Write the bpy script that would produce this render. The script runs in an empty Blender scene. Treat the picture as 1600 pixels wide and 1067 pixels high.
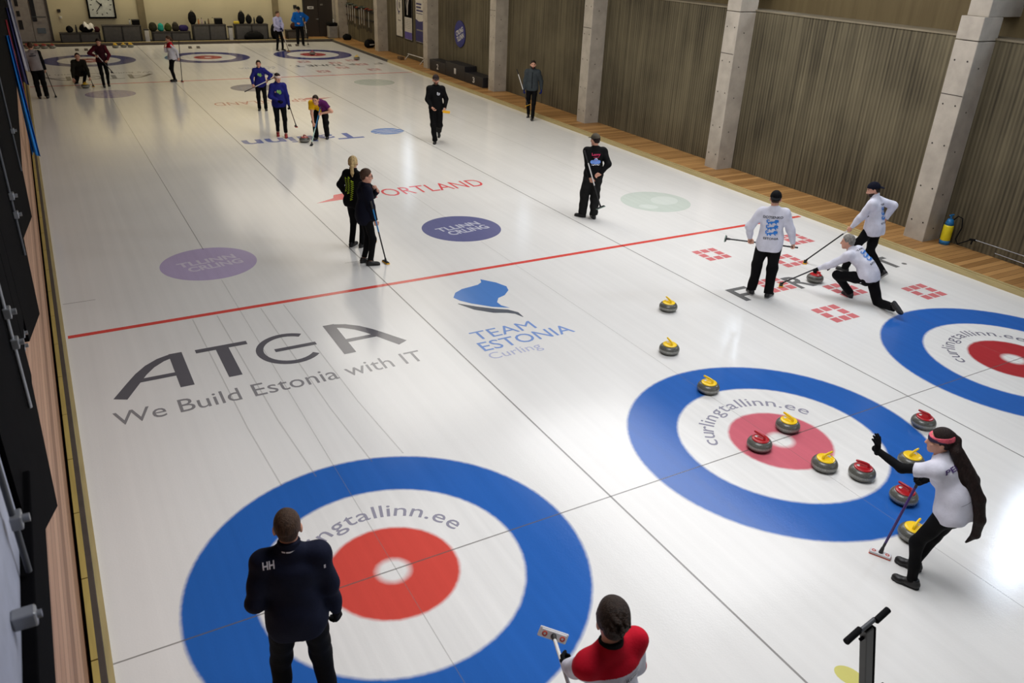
import bpy, bmesh, math, random
import numpy as np
from mathutils import Vector, Matrix
from mathutils.bvhtree import BVHTree

scene = bpy.context.scene
COL = scene.collection

# ------------------------------------------------------------------ camera
cam_data = bpy.data.cameras.new('camera')
cam = bpy.data.objects.new('camera', cam_data)
COL.objects.link(cam)
CAM = Vector((-6.872, -5.395, 5.213))
YAW, PITCH, ROLL = 0.5294, 0.4614, 0.0424
_f = Vector((math.sin(YAW) * math.cos(PITCH), math.cos(YAW) * math.cos(PITCH), -math.sin(PITCH)))
_r0 = Vector((math.cos(YAW), -math.sin(YAW), 0))
_u0 = _r0.cross(_f)
_r = _r0 * math.cos(ROLL) + _u0 * math.sin(ROLL)
_u = _u0 * math.cos(ROLL) - _r0 * math.sin(ROLL)
cam.matrix_world = Matrix(((_r.x, _u.x, -_f.x, CAM.x), (_r.y, _u.y, -_f.y, CAM.y), (_r.z, _u.z, -_f.z, CAM.z), (0, 0, 0, 1)))
cam_data.sensor_width = 36
cam_data.lens = 36 * 1254.5 / 1600
cam_data.clip_end = 200
cam_data.dof.use_dof = True
cam_data.dof.focus_distance = 12.0
cam_data.dof.aperture_fstop = 3.2
scene.camera = cam

# ------------------------------------------------------------------ view, world, lights
scene.view_settings.view_transform = 'Standard'
scene.view_settings.look = 'None'
scene.view_settings.gamma = 1.0
scene.view_settings.use_curve_mapping = False
scene.view_settings.exposure = 0.0
world = bpy.data.worlds.new('hall_air')
scene.world = world
world.use_nodes = True
world.node_tree.nodes['Background'].inputs[0].default_value = (0.9, 0.93, 1.0, 1)
world.node_tree.nodes['Background'].inputs[1].default_value = 0.12

def area_light(name, loc, sx, sy, power, color, aim=(0, 0, -1)):
    L = bpy.data.lights.new(name, 'AREA')
    L.shape = 'RECTANGLE'; L.size = sx; L.size_y = sy; L.energy = power; L.color = color
    o = bpy.data.objects.new(name, L); COL.objects.link(o)
    o.location = loc
    o.rotation_euler = Vector(aim).to_track_quat('-Z', 'Y').to_euler()
    return o
WARM = (1.0, 0.9, 0.74); NEUT = (0.98, 0.98, 1.0)
# broad lamp fields under the roof
area_light('ceiling_lamp', (4.4, 6.8, 6.9), 4.0, 8.0, 520, NEUT)
area_light('ceiling_lamp', (-2.4, -0.8, 6.9), 4.0, 4.0, 430, NEUT)
area_light('ceiling_lamp', (1.6, 15.5, 6.9), 4.0, 7.0, 320, (1.0, 0.96, 0.88))
area_light('ceiling_lamp', (3.0, 24.0, 6.9), 5.0, 12.0, 330, WARM)
area_light('ceiling_lamp', (2.6, 34.0, 6.9), 6.0, 7.0, 240, WARM)
# lamps that wash the far wall
area_light('ceiling_lamp', (1.0, 40.6, 5.2), 13, 0.4, 260, (1.0, 0.88, 0.62), (0, 0.3, -1))

# ------------------------------------------------------------------ helpers
def lin(c):
    c = c / 255.0
    return c / 12.92 if c <= 0.04045 else ((c + 0.055) / 1.055) ** 2.4
def rgb(r, g, b):
    return (lin(r), lin(g), lin(b))

def node(nt, t, **kw):
    n = nt.nodes.new(t)
    for k, v in kw.items():
        setattr(n, k, v)
    return n

_M = {}
def mat(name, color, rough=0.6, metal=0.0, var=0.12, scale=6.0, bump=0.0, bscale=40.0, stretch=(1, 1, 1), spec=0.5, coat=0.0):
    """Plain procedural surface: noise varies the colour a little, a second noise gives the relief."""
    if name in _M:
        return _M[name]
    m = bpy.data.materials.new(name); m.use_nodes = True
    nt = m.node_tree; b = nt.nodes['Principled BSDF']
    b.inputs['Roughness'].default_value = rough
    b.inputs['Metallic'].default_value = metal
    b.inputs['Specular IOR Level'].default_value = spec
    if coat:
        b.inputs['Coat Weight'].default_value = coat
        b.inputs['Coat Roughness'].default_value = 0.15
    tc = node(nt, 'ShaderNodeTexCoord')
    mp = node(nt, 'ShaderNodeMapping'); mp.inputs['Scale'].default_value = stretch
    nt.links.new(tc.outputs['Object'], mp.inputs[0])
    nz = node(nt, 'ShaderNodeTexNoise'); nz.inputs['Scale'].default_value = scale; nz.inputs['Detail'].default_value = 4
    nt.links.new(mp.outputs[0], nz.inputs['Vector'])
    rp = node(nt, 'ShaderNodeValToRGB')
    rp.color_ramp.elements[0].position = 0.3; rp.color_ramp.elements[1].position = 0.7
    rp.color_ramp.elements[0].color = (*[max(0, c * (1 - var)) for c in color], 1)
    rp.color_ramp.elements[1].color = (*[min(1, c * (1 + var)) for c in color], 1)
    nt.links.new(nz.outputs['Fac'], rp.inputs[0]); nt.links.new(rp.outputs[0], b.inputs['Base Color'])
    if bump:
        n2 = node(nt, 'ShaderNodeTexNoise'); n2.inputs['Scale'].default_value = bscale; n2.inputs['Detail'].default_value = 3
        nt.links.new(mp.outputs[0], n2.inputs['Vector'])
        bp = node(nt, 'ShaderNodeBump'); bp.inputs['Strength'].default_value = bump; bp.inputs['Distance'].default_value = 0.02
        nt.links.new(n2.outputs['Fac'], bp.inputs['Height']); nt.links.new(bp.outputs[0], b.inputs['Normal'])
    _M[name] = m
    return m

def link(name, me, m=None, parent=None, smooth=False):
    o = bpy.data.objects.new(name, me); COL.objects.link(o)
    if m is not None:
        for x in (m if isinstance(m, (list, tuple)) else [m]):
            me.materials.append(x)
    if parent is not None:
        o.parent = parent
    if smooth:
        me.polygons.foreach_set('use_smooth', [True] * len(me.polygons))
    return o

def tag(o, label, cat, group=None):
    o['label'] = label; o['category'] = cat
    if group: o['group'] = group
    return o

def thing(name, label, cat, loc=(0, 0, 0), rz=0.0, group=None):
    o = bpy.data.objects.new(name, None); COL.objects.link(o)
    o.location = loc; o.rotation_euler = (0, 0, rz); o.empty_display_size = 0.1
    return tag(o, label, cat, group)

def struct(o):
    o['kind'] = 'structure'
    return o

def dup(root, loc, rz, label=None, group=None):
    r = root.copy(); COL.objects.link(r)
    r.location = loc; r.rotation_euler = (0, 0, rz)
    if label: r['label'] = label
    if group: r['group'] = group
    for ch in list(root.children):
        c = ch.copy(); COL.objects.link(c); c.parent = r
        for g in list(ch.children):
            d = g.copy(); COL.objects.link(d); d.parent = c
    return r

class MB:
    """Collects simple solids into one mesh."""
    def __init__(s):
        s.v = []; s.f = []; s.mi = []; s.sm = []
    def add(s, v, f, mi=0, smooth=False):
        k = len(s.v); s.v += [tuple(p) for p in v]
        s.f += [tuple(i + k for i in q) for q in f]; s.mi += [mi] * len(f); s.sm += [smooth] * len(f)
    def box(s, a, b, mi=0, bev=0.0):
        x0, y0, z0 = a; x1, y1, z1 = b
        if bev <= 0:
            s.add([(x0, y0, z0), (x1, y0, z0), (x1, y1, z0), (x0, y1, z0), (x0, y0, z1), (x1, y0, z1), (x1, y1, z1), (x0, y1, z1)],
                  [(3, 2, 1, 0), (4, 5, 6, 7), (0, 1, 5, 4), (1, 2, 6, 5), (2, 3, 7, 6), (3, 0, 4, 7)], mi)
        else:
            bm = bmesh.new(); bmesh.ops.create_cube(bm, size=1)
            for v in bm.verts:
                v.co = Vector(((x0 + x1) / 2 + v.co.x * (x1 - x0), (y0 + y1) / 2 + v.co.y * (y1 - y0), (z0 + z1) / 2 + v.co.z * (z1 - z0)))
            bmesh.ops.bevel(bm, geom=list(bm.edges), offset=bev, segments=2, profile=0.5, affect='EDGES')
            bm.verts.index_update()
            s.add([v.co[:] for v in bm.verts], [[v.index for v in f.verts] for f in bm.faces], mi)
            bm.free()
    def tube(s, pts, r, n=10, mi=0, caps=True):
        pts = [Vector(p) for p in pts]
        rs = r if isinstance(r, (list, tuple)) else [r] * len(pts)
        V = []; F = []; ref = None
        for i, p in enumerate(pts):
            d = (pts[min(i + 1, len(pts) - 1)] - pts[max(i - 1, 0)]).normalized()
            if ref is None:
                ref = d.orthogonal().normalized()
            ref = (ref - d * ref.dot(d)).normalized(); o = d.cross(ref)
            for k in range(n):
                a = 2 * math.pi * k / n
                V.append(p + (ref * math.cos(a) + o * math.sin(a)) * rs[i])
        for i in range(len(pts) - 1):
            for k in range(n):
                k2 = (k + 1) % n
                F.append((i * n + k, i * n + k2, (i + 1) * n + k2, (i + 1) * n + k))
        s.add(V, F, mi, True)
        if caps:
            m = len(pts) - 1
            s.add(V[:n], [tuple(range(n - 1, -1, -1))], mi); s.add(V[m * n:], [tuple(range(n))], mi)
    def lathe(s, prof, n=32, mi=0, c=(0, 0, 0), mis=None):
        V = []; F = []
        for (r, z) in prof:
            for k in range(n):
                a = 2 * math.pi * k / n
                V.append((c[0] + r * math.cos(a), c[1] + r * math.sin(a), c[2] + z))
        for i in range(len(prof) - 1):
            fs = []
            for k in range(n):
                k2 = (k + 1) % n
                fs.append((i * n + k, i * n + k2, (i + 1) * n + k2, (i + 1) * n + k))
            F.append(fs)
        k0 = len(s.v); s.v += V
        for i, fs in enumerate(F):
            m_ = mis[i] if mis else mi
            for q in fs:
                s.f.append(tuple(x + k0 for x in q)); s.mi.append(m_); s.sm.append(True)
    def prism(s, poly, to3, t, mi=0):
        """Extrude the 2D polygon by t; to3(u, v, w) gives the point in space."""
        n = len(poly)
        V = [to3(u, v, 0) for u, v in poly] + [to3(u, v, t) for u, v in poly]
        F = [tuple(range(n - 1, -1, -1)), tuple(range(n, 2 * n))] + [(i, (i + 1) % n, n + (i + 1) % n, n + i) for i in range(n)]
        s.add(V, F, mi)
    def build(s, name, m, parent=None):
        me = bpy.data.meshes.new(name); me.from_pydata([tuple(p) for p in s.v], [], s.f)
        o = link(name, me, m, parent)
        me.polygons.foreach_set('material_index', s.mi); me.polygons.foreach_set('use_smooth', s.sm)
        bm = bmesh.new(); bm.from_mesh(me); bmesh.ops.recalc_face_normals(bm, faces=list(bm.faces)); bm.to_mesh(me); bm.free()
        me.update()
        return o

def ribbon(pts, w):
    """A flat stroke of width w along the 2D points: verts, faces."""
    P = [Vector((p[0], p[1])) for p in pts]; V = []; F = []
    ws = w if isinstance(w, (list, tuple)) else [w] * len(P)
    for i, p in enumerate(P):
        d = (P[min(i + 1, len(P) - 1)] - P[max(i - 1, 0)]).normalized(); nrm = Vector((-d.y, d.x)) * ws[i] / 2
        V += [tuple(p + nrm), tuple(p - nrm)]
    for i in range(len(P) - 1):
        F.append((2 * i, 2 * i + 1, 2 * i + 3, 2 * i + 2))
    return V, F

def join2(*parts):
    V = []; F = []
    for v, f in parts:
        k = len(V); V += list(v); F += [tuple(i + k for i in q) for q in f]
    return V, F

def arc(cx, cy, r, a0, a1, n=24, ry=None):
    ry = ry or r
    return [(cx + r * math.cos(math.radians(a0 + (a1 - a0) * i / n)), cy + ry * math.sin(math.radians(a0 + (a1 - a0) * i / n))) for i in range(n + 1)]

def rect2(x0, y0, x1, y1):
    return [(x0, y0), (x1, y0), (x1, y1), (x0, y1)], [(0, 1, 2, 3)]

def disc2(cx, cy, r, n=64, r0=None, ry=None):
    V = arc(cx, cy, r, 0, 360 - 360 / n, n - 1, ry)
    return V, [tuple(range(n))]

def poly2(pts):
    return list(pts), [tuple(range(len(pts)))]

def text2(s, bold=0.0):
    """Letter outlines of s as flat verts and faces, 1 unit high."""
    c = bpy.data.curves.new('letters', 'FONT'); c.body = s; c.size = 1.0; c.offset = bold; c.resolution_u = 3
    o = bpy.data.objects.new('letters', c); COL.objects.link(o)
    bpy.context.view_layer.update()
    me = bpy.data.meshes.new_from_object(o.evaluated_get(bpy.context.evaluated_depsgraph_get()))
    V = [(v.co.x, v.co.y) for v in me.vertices]; F = [tuple(p.vertices) for p in me.polygons]
    bpy.data.objects.remove(o); bpy.data.curves.remove(c); bpy.data.meshes.remove(me)
    return V, F

def fit2(vf, x0, y0, x1, y1):
    V, F = vf; a = np.array(V); lo = a.min(0); hi = a.max(0)
    s = np.array([(x1 - x0), (y1 - y0)]) / np.maximum(hi - lo, 1e-6)
    a = (a - lo) * s + np.array([x0, y0])
    return [tuple(p) for p in a], F

def turn2(vf, deg, c=(0, 0), t=(0, 0)):
    V, F = vf; a = math.radians(deg); ca, sa = math.cos(a), math.sin(a)
    return [((x - c[0]) * ca - (y - c[1]) * sa + c[0] + t[0], (x - c[0]) * sa + (y - c[1]) * ca + c[1] + t[1]) for x, y in V], F
# ------------------------------------------------------------------ ice
W_SHEET = 4.8516; TEE = 34.747; HOG = 6.401
XL, XR, Y0, Y1 = -7.25, 7.38, -6.5, 39.7

def ice_mat(name, color, rough=0.135, alpha=None, var=0.05, ramp=None, edge=None):
    """Paint under clear ice. ramp: radial colours from the object's own centre."""
    m = bpy.data.materials.new(name); m.use_nodes = True
    nt = m.node_tree; b = nt.nodes['Principled BSDF']; L = nt.links
    b.inputs['IOR'].default_value = 1.31
    tc = node(nt, 'ShaderNodeTexCoord')
    geo = node(nt, 'ShaderNodeNewGeometry')
    # cloudy ice
    nz = node(nt, 'ShaderNodeTexNoise'); nz.inputs['Scale'].default_value = 0.55; nz.inputs['Detail'].default_value = 5
    L.new(geo.outputs['Position'], nz.inputs['Vector'])
    mp = node(nt, 'ShaderNodeMapping'); mp.inputs['Scale'].default_value = (9, 0.12, 1)
    L.new(geo.outputs['Position'], mp.inputs[0])
    st = node(nt, 'ShaderNodeTexNoise'); st.inputs['Scale'].default_value = 1.0; st.inputs['Detail'].default_value = 4
    L.new(mp.outputs[0], st.inputs['Vector'])
    ad = node(nt, 'ShaderNodeMath', operation='ADD'); L.new(nz.outputs['Fac'], ad.inputs[0]); L.new(st.outputs['Fac'], ad.inputs[1])
    mr = node(nt, 'ShaderNodeMapRange'); mr.inputs[1].default_value = 0.6; mr.inputs[2].default_value = 1.4
    mr.inputs[3].default_value = 1 - var; mr.inputs[4].default_value = 1 + var
    L.new(ad.outputs[0], mr.inputs[0])
    if ramp:
        ln = node(nt, 'ShaderNodeVectorMath', operation='LENGTH'); L.new(tc.outputs['Object'], ln.inputs[0])
        wob = node(nt, 'ShaderNodeTexNoise'); wob.inputs['Scale'].default_value = 14; L.new(tc.outputs['Object'], wob.inputs['Vector'])
        wm = node(nt, 'ShaderNodeMath', operation='MULTIPLY_ADD'); wm.inputs[1].default_value = 0.016; wm.inputs[2].default_value = -0.008
        L.new(wob.outputs['Fac'], wm.inputs[0])
        aa = node(nt, 'ShaderNodeMath', operation='ADD'); L.new(ln.outputs['Value'], aa.inputs[0]); L.new(wm.outputs[0], aa.inputs[1])
        dv = node(nt, 'ShaderNodeMath', operation='DIVIDE'); dv.inputs[1].default_value = ramp[-1][0]; L.new(aa.outputs[0], dv.inputs[0])
        cr = node(nt, 'ShaderNodeValToRGB'); el = cr.color_ramp.elements
        while len(el) < len(ramp): el.new(0.5)
        for e, (p, c) in zip(el, ramp):
            e.position = p / ramp[-1][0]; e.color = (*c, 1)
        L.new(dv.outputs[0], cr.inputs[0]); col = cr.outputs[0]
    else:
        c = node(nt, 'ShaderNodeRGB'); c.outputs[0].default_value = (*color, 1); col = c.outputs[0]
    mx = node(nt, 'ShaderNodeVectorMath', operation='SCALE'); L.new(col, mx.inputs[0]); L.new(mr.outputs[0], mx.inputs['Scale'])
    L.new(mx.outputs[0], b.inputs['Base Color'])
    # polish: streaky gloss and fine pebble
    rr = node(nt, 'ShaderNodeMapRange'); rr.inputs[1].default_value = 0.6; rr.inputs[2].default_value = 1.4
    rr.inputs[3].default_value = rough * 0.8; rr.inputs[4].default_value = rough * 1.25
    L.new(ad.outputs[0], rr.inputs[0]); L.new(rr.outputs[0], b.inputs['Roughness'])
    pb = node(nt, 'ShaderNodeTexVoronoi'); pb.inputs['Scale'].default_value = 55; L.new(geo.outputs['Position'], pb.inputs['Vector'])
    bp = node(nt, 'ShaderNodeBump'); bp.inputs['Strength'].default_value = 0.035; bp.inputs['Distance'].default_value = 0.01
    L.new(pb.outputs['Distance'], bp.inputs['Height']); L.new(bp.outputs[0], b.inputs['Normal'])
    if alpha is not None:
        b.inputs['Alpha'].default_value = alpha
    return m

ICE = (0.80, 0.79, 0.765)
ice_white = ice_mat('ice_white', ICE)
mb = MB()
mb.add([(XL, Y0, 0), (XR, Y0, 0), (XR, Y1, 0), (XL, Y1, 0)], [(0, 1, 2, 3)])
floor = struct(mb.build('floor', ice_white))
def island_steps(n, F):
    """A hair of height per separate piece, so overlapping strokes of one marking do not share a plane."""
    root = list(range(n))
    def find(i):
        while root[i] != i:
            root[i] = root[root[i]]; i = root[i]
        return i
    for f in F:
        for k in f[1:]: root[find(k)] = find(f[0])
    ids = {}
    return [0.00004 * (ids.setdefault(find(i), len(ids)) % 8) for i in range(n)]
_faded = {}
def faded(m):
    """The same paint, paler and partly see-through, for the copies at the far end."""
    if m.name not in _faded:
        c = m.copy(); c.node_tree.nodes['Principled BSDF'].inputs['Alpha'].default_value = 0.6; _faded[m.name] = c
    return _faded[m.name]
def paint(name, vf, m, lay=1, far=None, org=(0, 0)):
    """Lay a flat marking on the ice; far = (cx, cy) also lays its half-turn copy for the other end."""
    V, F = vf
    for k in range(2 if far else 1):
        me = bpy.data.meshes.new(name)
        z = island_steps(len(V), F)
        me.from_pydata([(x - org[0], y - org[1], z[i]) for i, (x, y) in enumerate(V)], [], F)
        o = link(name, me, faded(m) if k else m, floor); o.location = (org[0], org[1], 0.0006 * lay)
        # faces look up
        bm = bmesh.new(); bm.from_mesh(me)
        for f in bm.faces:
            if f.normal.z < 0: f.normal_flip()
        bm.to_mesh(me); bm.free()
        if k:
            o.location = (2 * far[0] - org[0], 2 * far[1] - org[1], 0.0006 * lay); o.rotation_euler = (0, 0, math.pi)

# houses
def house(cx, cy, red, blue, org_red=None):
    e = 0.02
    ramp = [(0, ICE), (0.152 - e * 2, ICE), (0.152 + e * 2, red), (0.61 - e, red), (0.61 + e, ICE), (1.219 - e, ICE), (1.219 + e, blue), (1.829 - e, blue), (1.829 + e, ICE), (1.87, ICE)]
    m = ice_mat('house_paint', ICE, ramp=ramp, var=0.10, rough=0.15)
    V, F = disc2(cx, cy, 1.845, 128)
    paint('target_ring', (V, F), m, 1, None, (cx, cy))
RED = rgb(210, 78, 68); PINK = rgb(205, 105, 118); DRED = rgb(172, 50, 56); BLUE = rgb(42, 98, 178)
house(-4.88, -0.01, RED, BLUE)
house(0.06, -0.01, PINK, BLUE)
house(4.86, 0.03, DRED, BLUE)
BF = rgb(62, 66, 128)
for x in (-W_SHEET, 0, W_SHEET):
    house(x, TEE, rgb(180, 75, 75), BF)

# lines
line_m = ice_mat('line_paint', rgb(120, 116, 112), alpha=0.5)
faint_m = ice_mat('faint_line_paint', rgb(150, 147, 143), alpha=0.24)
track_m = ice_mat('track_paint', rgb(160, 157, 153), alpha=0.22)
red_m = ice_mat('hog_line_paint', rgb(222, 84, 76))
for i, x in enumerate((-W_SHEET / 2, W_SHEET / 2)):
    paint('sheet_divider', rect2(x - 0.011, Y0, x + 0.011, Y1), line_m, 2)
for x in (-W_SHEET, 0, W_SHEET):
    paint('centre_line', rect2(x - 0.006, 9.3, x + 0.006, TEE - 9.3), line_m if x < 0 else faint_m, 2)
    paint('centre_line', rect2(x - 0.005, -3.66, x + 0.005, 7.7), faint_m, 2)
    paint('centre_line', rect2(x - 0.005, TEE - 7.7, x + 0.005, TEE + 3.66), faint_m, 2)
for y in (0, TEE):
    paint('tee_line', rect2(-7.23, y - 0.008, 7.38, y + 0.008), line_m, 2)
for y in (HOG, TEE - HOG):
    paint('hog_line', rect2(-7.2, y - 0.05, 7.3, y + 0.05), red_m, 2)
paint('courtesy_line', rect2(-7.2, 7.65, -6.75, 7.665), line_m, 2)
paint('courtesy_line', rect2(-2.75, 7.62, -2.3, 7.635), line_m, 2)
# faint slide tracks on the left sheet
for x, s in ((-5.55, 0.1), (-5.2, 0.12), (-4.55, 0.1), (-4.2, 0.12)):
    paint('slide_track', ribbon([(x, 6.3), (x + s * 0.4, 3), (x + s, 1.7)], 0.016), track_m, 2)
paint('yellow_patch', turn2(disc2(-2.06, -2.8, 0.09, 20, None, 0.12), 20, (-2.06, -2.8)), ice_mat('patch_yellow', rgb(212, 206, 122)), 1)  # small yellow oval on the ice near the scraper

# lettering round each near house
ring_m = ice_mat('ring_letter_paint', rgb(152, 150, 164))
def ring_text(cx, cy, m):
    s = 'curlingtallinn.ee'
    wid = dict(c=.9, u=1, r=.62, l=.42, i=.42, n=1, g=1.02, t=.66, a=.98, e=1)
    wid['.'] = .45
    tot = sum(wid[c] for c in s); a = 163.0; parts = []
    for ch in s:
        da = wid[ch] / tot * 144; mid = a - da / 2; a -= da
        V, F = text2(ch, 0.004)
        arr = np.array(V); arr[:, 0] -= (arr[:, 0].max() + arr[:, 0].min()) / 2
        arr *= np.array([0.325, 0.27])
        arr[:, 1] += 0.785
        parts.append(turn2(([tuple(p) for p in arr], F), mid - 90, (0, 0), (cx, cy)))
    paint('ring_lettering', join2(*parts), m, 3)
ring_text(-4.88, -0.01, ring_m)
ring_text(0.06, -0.01, ring_m)
ring_text(4.86, 0.03, ice_mat('ring_letter_dark_paint', rgb(124, 122, 134)))

# left sheet sponsor lettering
grey_m = ice_mat('grey_letter_paint', rgb(100, 98, 104)); grey2_m = ice_mat('pale_grey_letter_paint', rgb(140, 138, 140))
def big_a(flip):
    st = rect2(0.0, 0.0, 0.17, 1.0)
    cur = ribbon([(-0.70, 0.0), (-0.52, 0.34), (-0.40, 0.56), (-0.27, 0.74), (-0.12, 0.87), (0.0, 0.925), (0.1, 0.94)], [0.17, 0.16, 0.15, 0.14, 0.13, 0.12, 0.12])
    bar = rect2(-0.50, 0.34, 0.05, 0.44)
    V, F = join2(st, cur, bar)
    return ([(-x if flip else x, y) for x, y in V], F)
A1 = turn2(big_a(False), 0, (0, 0), (-6.04, 4.29)); A2 = turn2(big_a(True), 0, (0, 0), (-3.72, 4.29))
TT = join2(rect2(-5.70, 5.16, -5.01, 5.27), rect2(-5.44, 4.30, -5.27, 5.17))
EE = join2(ribbon(arc(-4.52, 4.79, 0.40, 52, 318, 30, 0.43), 0.10), rect2(-4.72, 4.745, -4.14, 4.84))
paint('sponsor_lettering', join2(A1, TT, EE, A2), grey_m, 2, (-W_SHEET, TEE / 2))
paint('slogan_lettering', fit2(text2('We Build Estonia with IT', 0.0), -6.86, 3.66, -2.93, 3.98), grey2_m, 2, (-W_SHEET, TEE / 2))
# team logo on the middle sheet
tb_m = ice_mat('team_blue_paint', rgb(84, 132, 200)); tl_m = ice_mat('team_light_blue_paint', rgb(132, 160, 214)); td_m = ice_mat('team_grey_paint', rgb(98, 102, 110))
shape = [(-1.665, 5.45), (-1.55, 5.62), (-1.38, 5.72), (-1.2, 5.75), (-1.05, 5.78), (-0.95, 5.85), (-0.90, 5.98), (-0.72, 5.74), (-0.64, 5.52), (-0.69, 5.36), (-0.85, 5.20), (-1.0, 5.14), (-1.10, 5.0), (-1.10, 4.86), (-1.02, 4.72), (-1.25, 4.86), (-1.5, 5.12), (-1.62, 5.30)]
paint('team_logo', poly2(shape), tb_m, 2, (0, TEE / 2))
paint('team_logo_swoosh', ribbon([(-1.70, 5.2), (-1.52, 4.93), (-1.30, 4.72), (-1.12, 4.62), (-1.02, 4.50), (-1.0, 4.33)], [0.02, 0.13, 0.16, 0.13, 0.08, 0.012]), td_m, 2, (0, TEE / 2))
paint('team_lettering', fit2(text2('TEAM'), -2.03, 3.90, -1.0, 4.17), tl_m, 3, (0, TEE / 2))
paint('team_lettering', fit2(text2('ESTONIA', 0.004), -2.08, 3.54, -0.54, 3.82), tl_m, 3, (0, TEE / 2))
paint('team_lettering', fit2(text2('Curling'), -2.1, 3.22, -1.27, 3.47), ice_mat('team_pale_paint', rgb(186, 190, 216)), 2, (0, TEE / 2))
# round club logos
def logo_text(cx, cy, r, m, lay):
    a = fit2(text2('TLLINN', 0.03), -0.62 * r, 0.02 * r, 0.62 * r, 0.30 * r)
    b = fit2(text2('CRLING', 0.03), -0.50 * r, -0.34 * r, 0.66 * r, -0.04 * r)
    paint('club_lettering', turn2(join2(a, b), 8, (0, 0), (cx, cy)), m, lay, (round(cx / W_SHEET) * W_SHEET, TEE / 2))
cl = [(-4.89, rgb(188, 174, 208), rgb(216, 208, 224)), (0.0, rgb(108, 110, 152), rgb(196, 198, 214)), (4.95, rgb(206, 215, 206), None)]
for x, c, tcol in cl:
    paint('club_logo', disc2(x, 8.56, 0.80, 64), ice_mat('club_paint', c, var=0.07), 1, (round(x / W_SHEET) * W_SHEET, TEE / 2))
    if tcol: logo_text(x, 8.56, 0.80, ice_mat('club_letter_paint', tcol), 2)
paint('club_logo_leaf', join2(turn2(disc2(5.2, 8.55, 0.36, 30, None, 0.30), 25, (5.2, 8.55)), turn2(disc2(4.55, 8.3, 0.22, 24, None, 0.16), -30, (4.55, 8.3))), ice_mat('club_leaf_paint', rgb(218, 225, 218)), 2, (W_SHEET, TEE / 2))
# red sports-shop lettering on the middle sheet
sp_m = ice_mat('shop_red_paint', rgb(226, 92, 96))
paint('shop_lettering', fit2(text2('SPORTLAND', 0.0), -1.10, 11.20, 1.95, 11.78), sp_m, 2, (0, TEE / 2))
paint('shop_logo', join2(poly2([(-2.15, 11.28), (-1.7, 11.52), (-1.62, 11.75), (-1.3, 11.82), (-1.15, 11.78), (-1.38, 11.62), (-1.28, 11.48), (-0.98, 11.5), (-1.2, 11.2), (-1.55, 11.1), (-1.42, 11.28), (-1.58, 11.34)])), sp_m, 2, (0, TEE / 2))
# town lettering in the middle of the hall, read from the far end
tw = fit2(text2('Tallinn', 0.02), -2.32, 17.0, 1.02, 17.75)
paint('town_lettering', turn2(tw, 180, (-0.65, 17.37)), ice_mat('town_blue_paint', rgb(112, 124, 178)), 2)
lg_m = ice_mat('town_logo_paint', rgb(112, 146, 208))
paint('town_logo', turn2(disc2(1.93, 17.56, 0.50, 40, None, 0.42), 0), lg_m, 2)
lw_m = ice_mat('town_logo_gap', ICE)
for k in range(3):
    yy = 17.80 - 0.20 * k
    paint('town_logo_gap', ribbon([(1.40, yy - 0.10), (1.65, yy - 0.02), (1.93, yy - 0.06), (2.2, yy - 0.10), (2.46, yy - 0.02)], [0.03, 0.05, 0.06, 0.05, 0.03]), lw_m, 3)
# right sheet sponsor lettering with square flower marks
fl_m = ice_mat('square_mark_paint', rgb(212, 120, 122)); dk_m = ice_mat('dark_letter_paint', rgb(110, 110, 110))
def flower(cx, cy, s, m, far=True):
    parts = []; q = s / 3
    for i in (-1, 0, 1):
        for j in (-1, 0, 1):
            if i == j == 0: continue
            w = q * 0.41
            parts.append(rect2(cx + i * q - w, cy + j * q - w, cx + i * q + w, cy + j * q + w))
    paint('square_mark', turn2(join2(*parts), 0), m, 2, (W_SHEET, TEE / 2))
for x, y in ((3.74, 5.31), (6.0, 5.31), (4.87, 4.45), (3.72, 3.66), (4.72, 2.98), (3.72, 2.33), (5.97, 2.32)):
    flower(x, y, 0.58, fl_m)
F_ = join2(rect2(2.72, 3.32, 2.84, 3.84), rect2(2.72, 3.74, 3.16, 3.84), rect2(2.72, 3.50, 3.10, 3.60))
R_ = fit2(text2('R', 0.02), 4.02, 3.32, 4.42, 3.84)
T_ = join2(rect2(6.36, 3.74, 6.80, 3.84), rect2(6.53, 3.32, 6.65, 3.76), disc2(6.87, 3.40, 0.05, 16))
paint('sponsor_lettering', join2(F_, R_, T_), dk_m, 2, (W_SHEET, TEE / 2))
mid = fit2(text2('TUNE', 0.02), 4.55, 3.32, 6.2, 3.84)
paint('sponsor_lettering', turn2(mid, 180, (W_SHEET, TEE / 2)), dk_m, 2)
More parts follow.
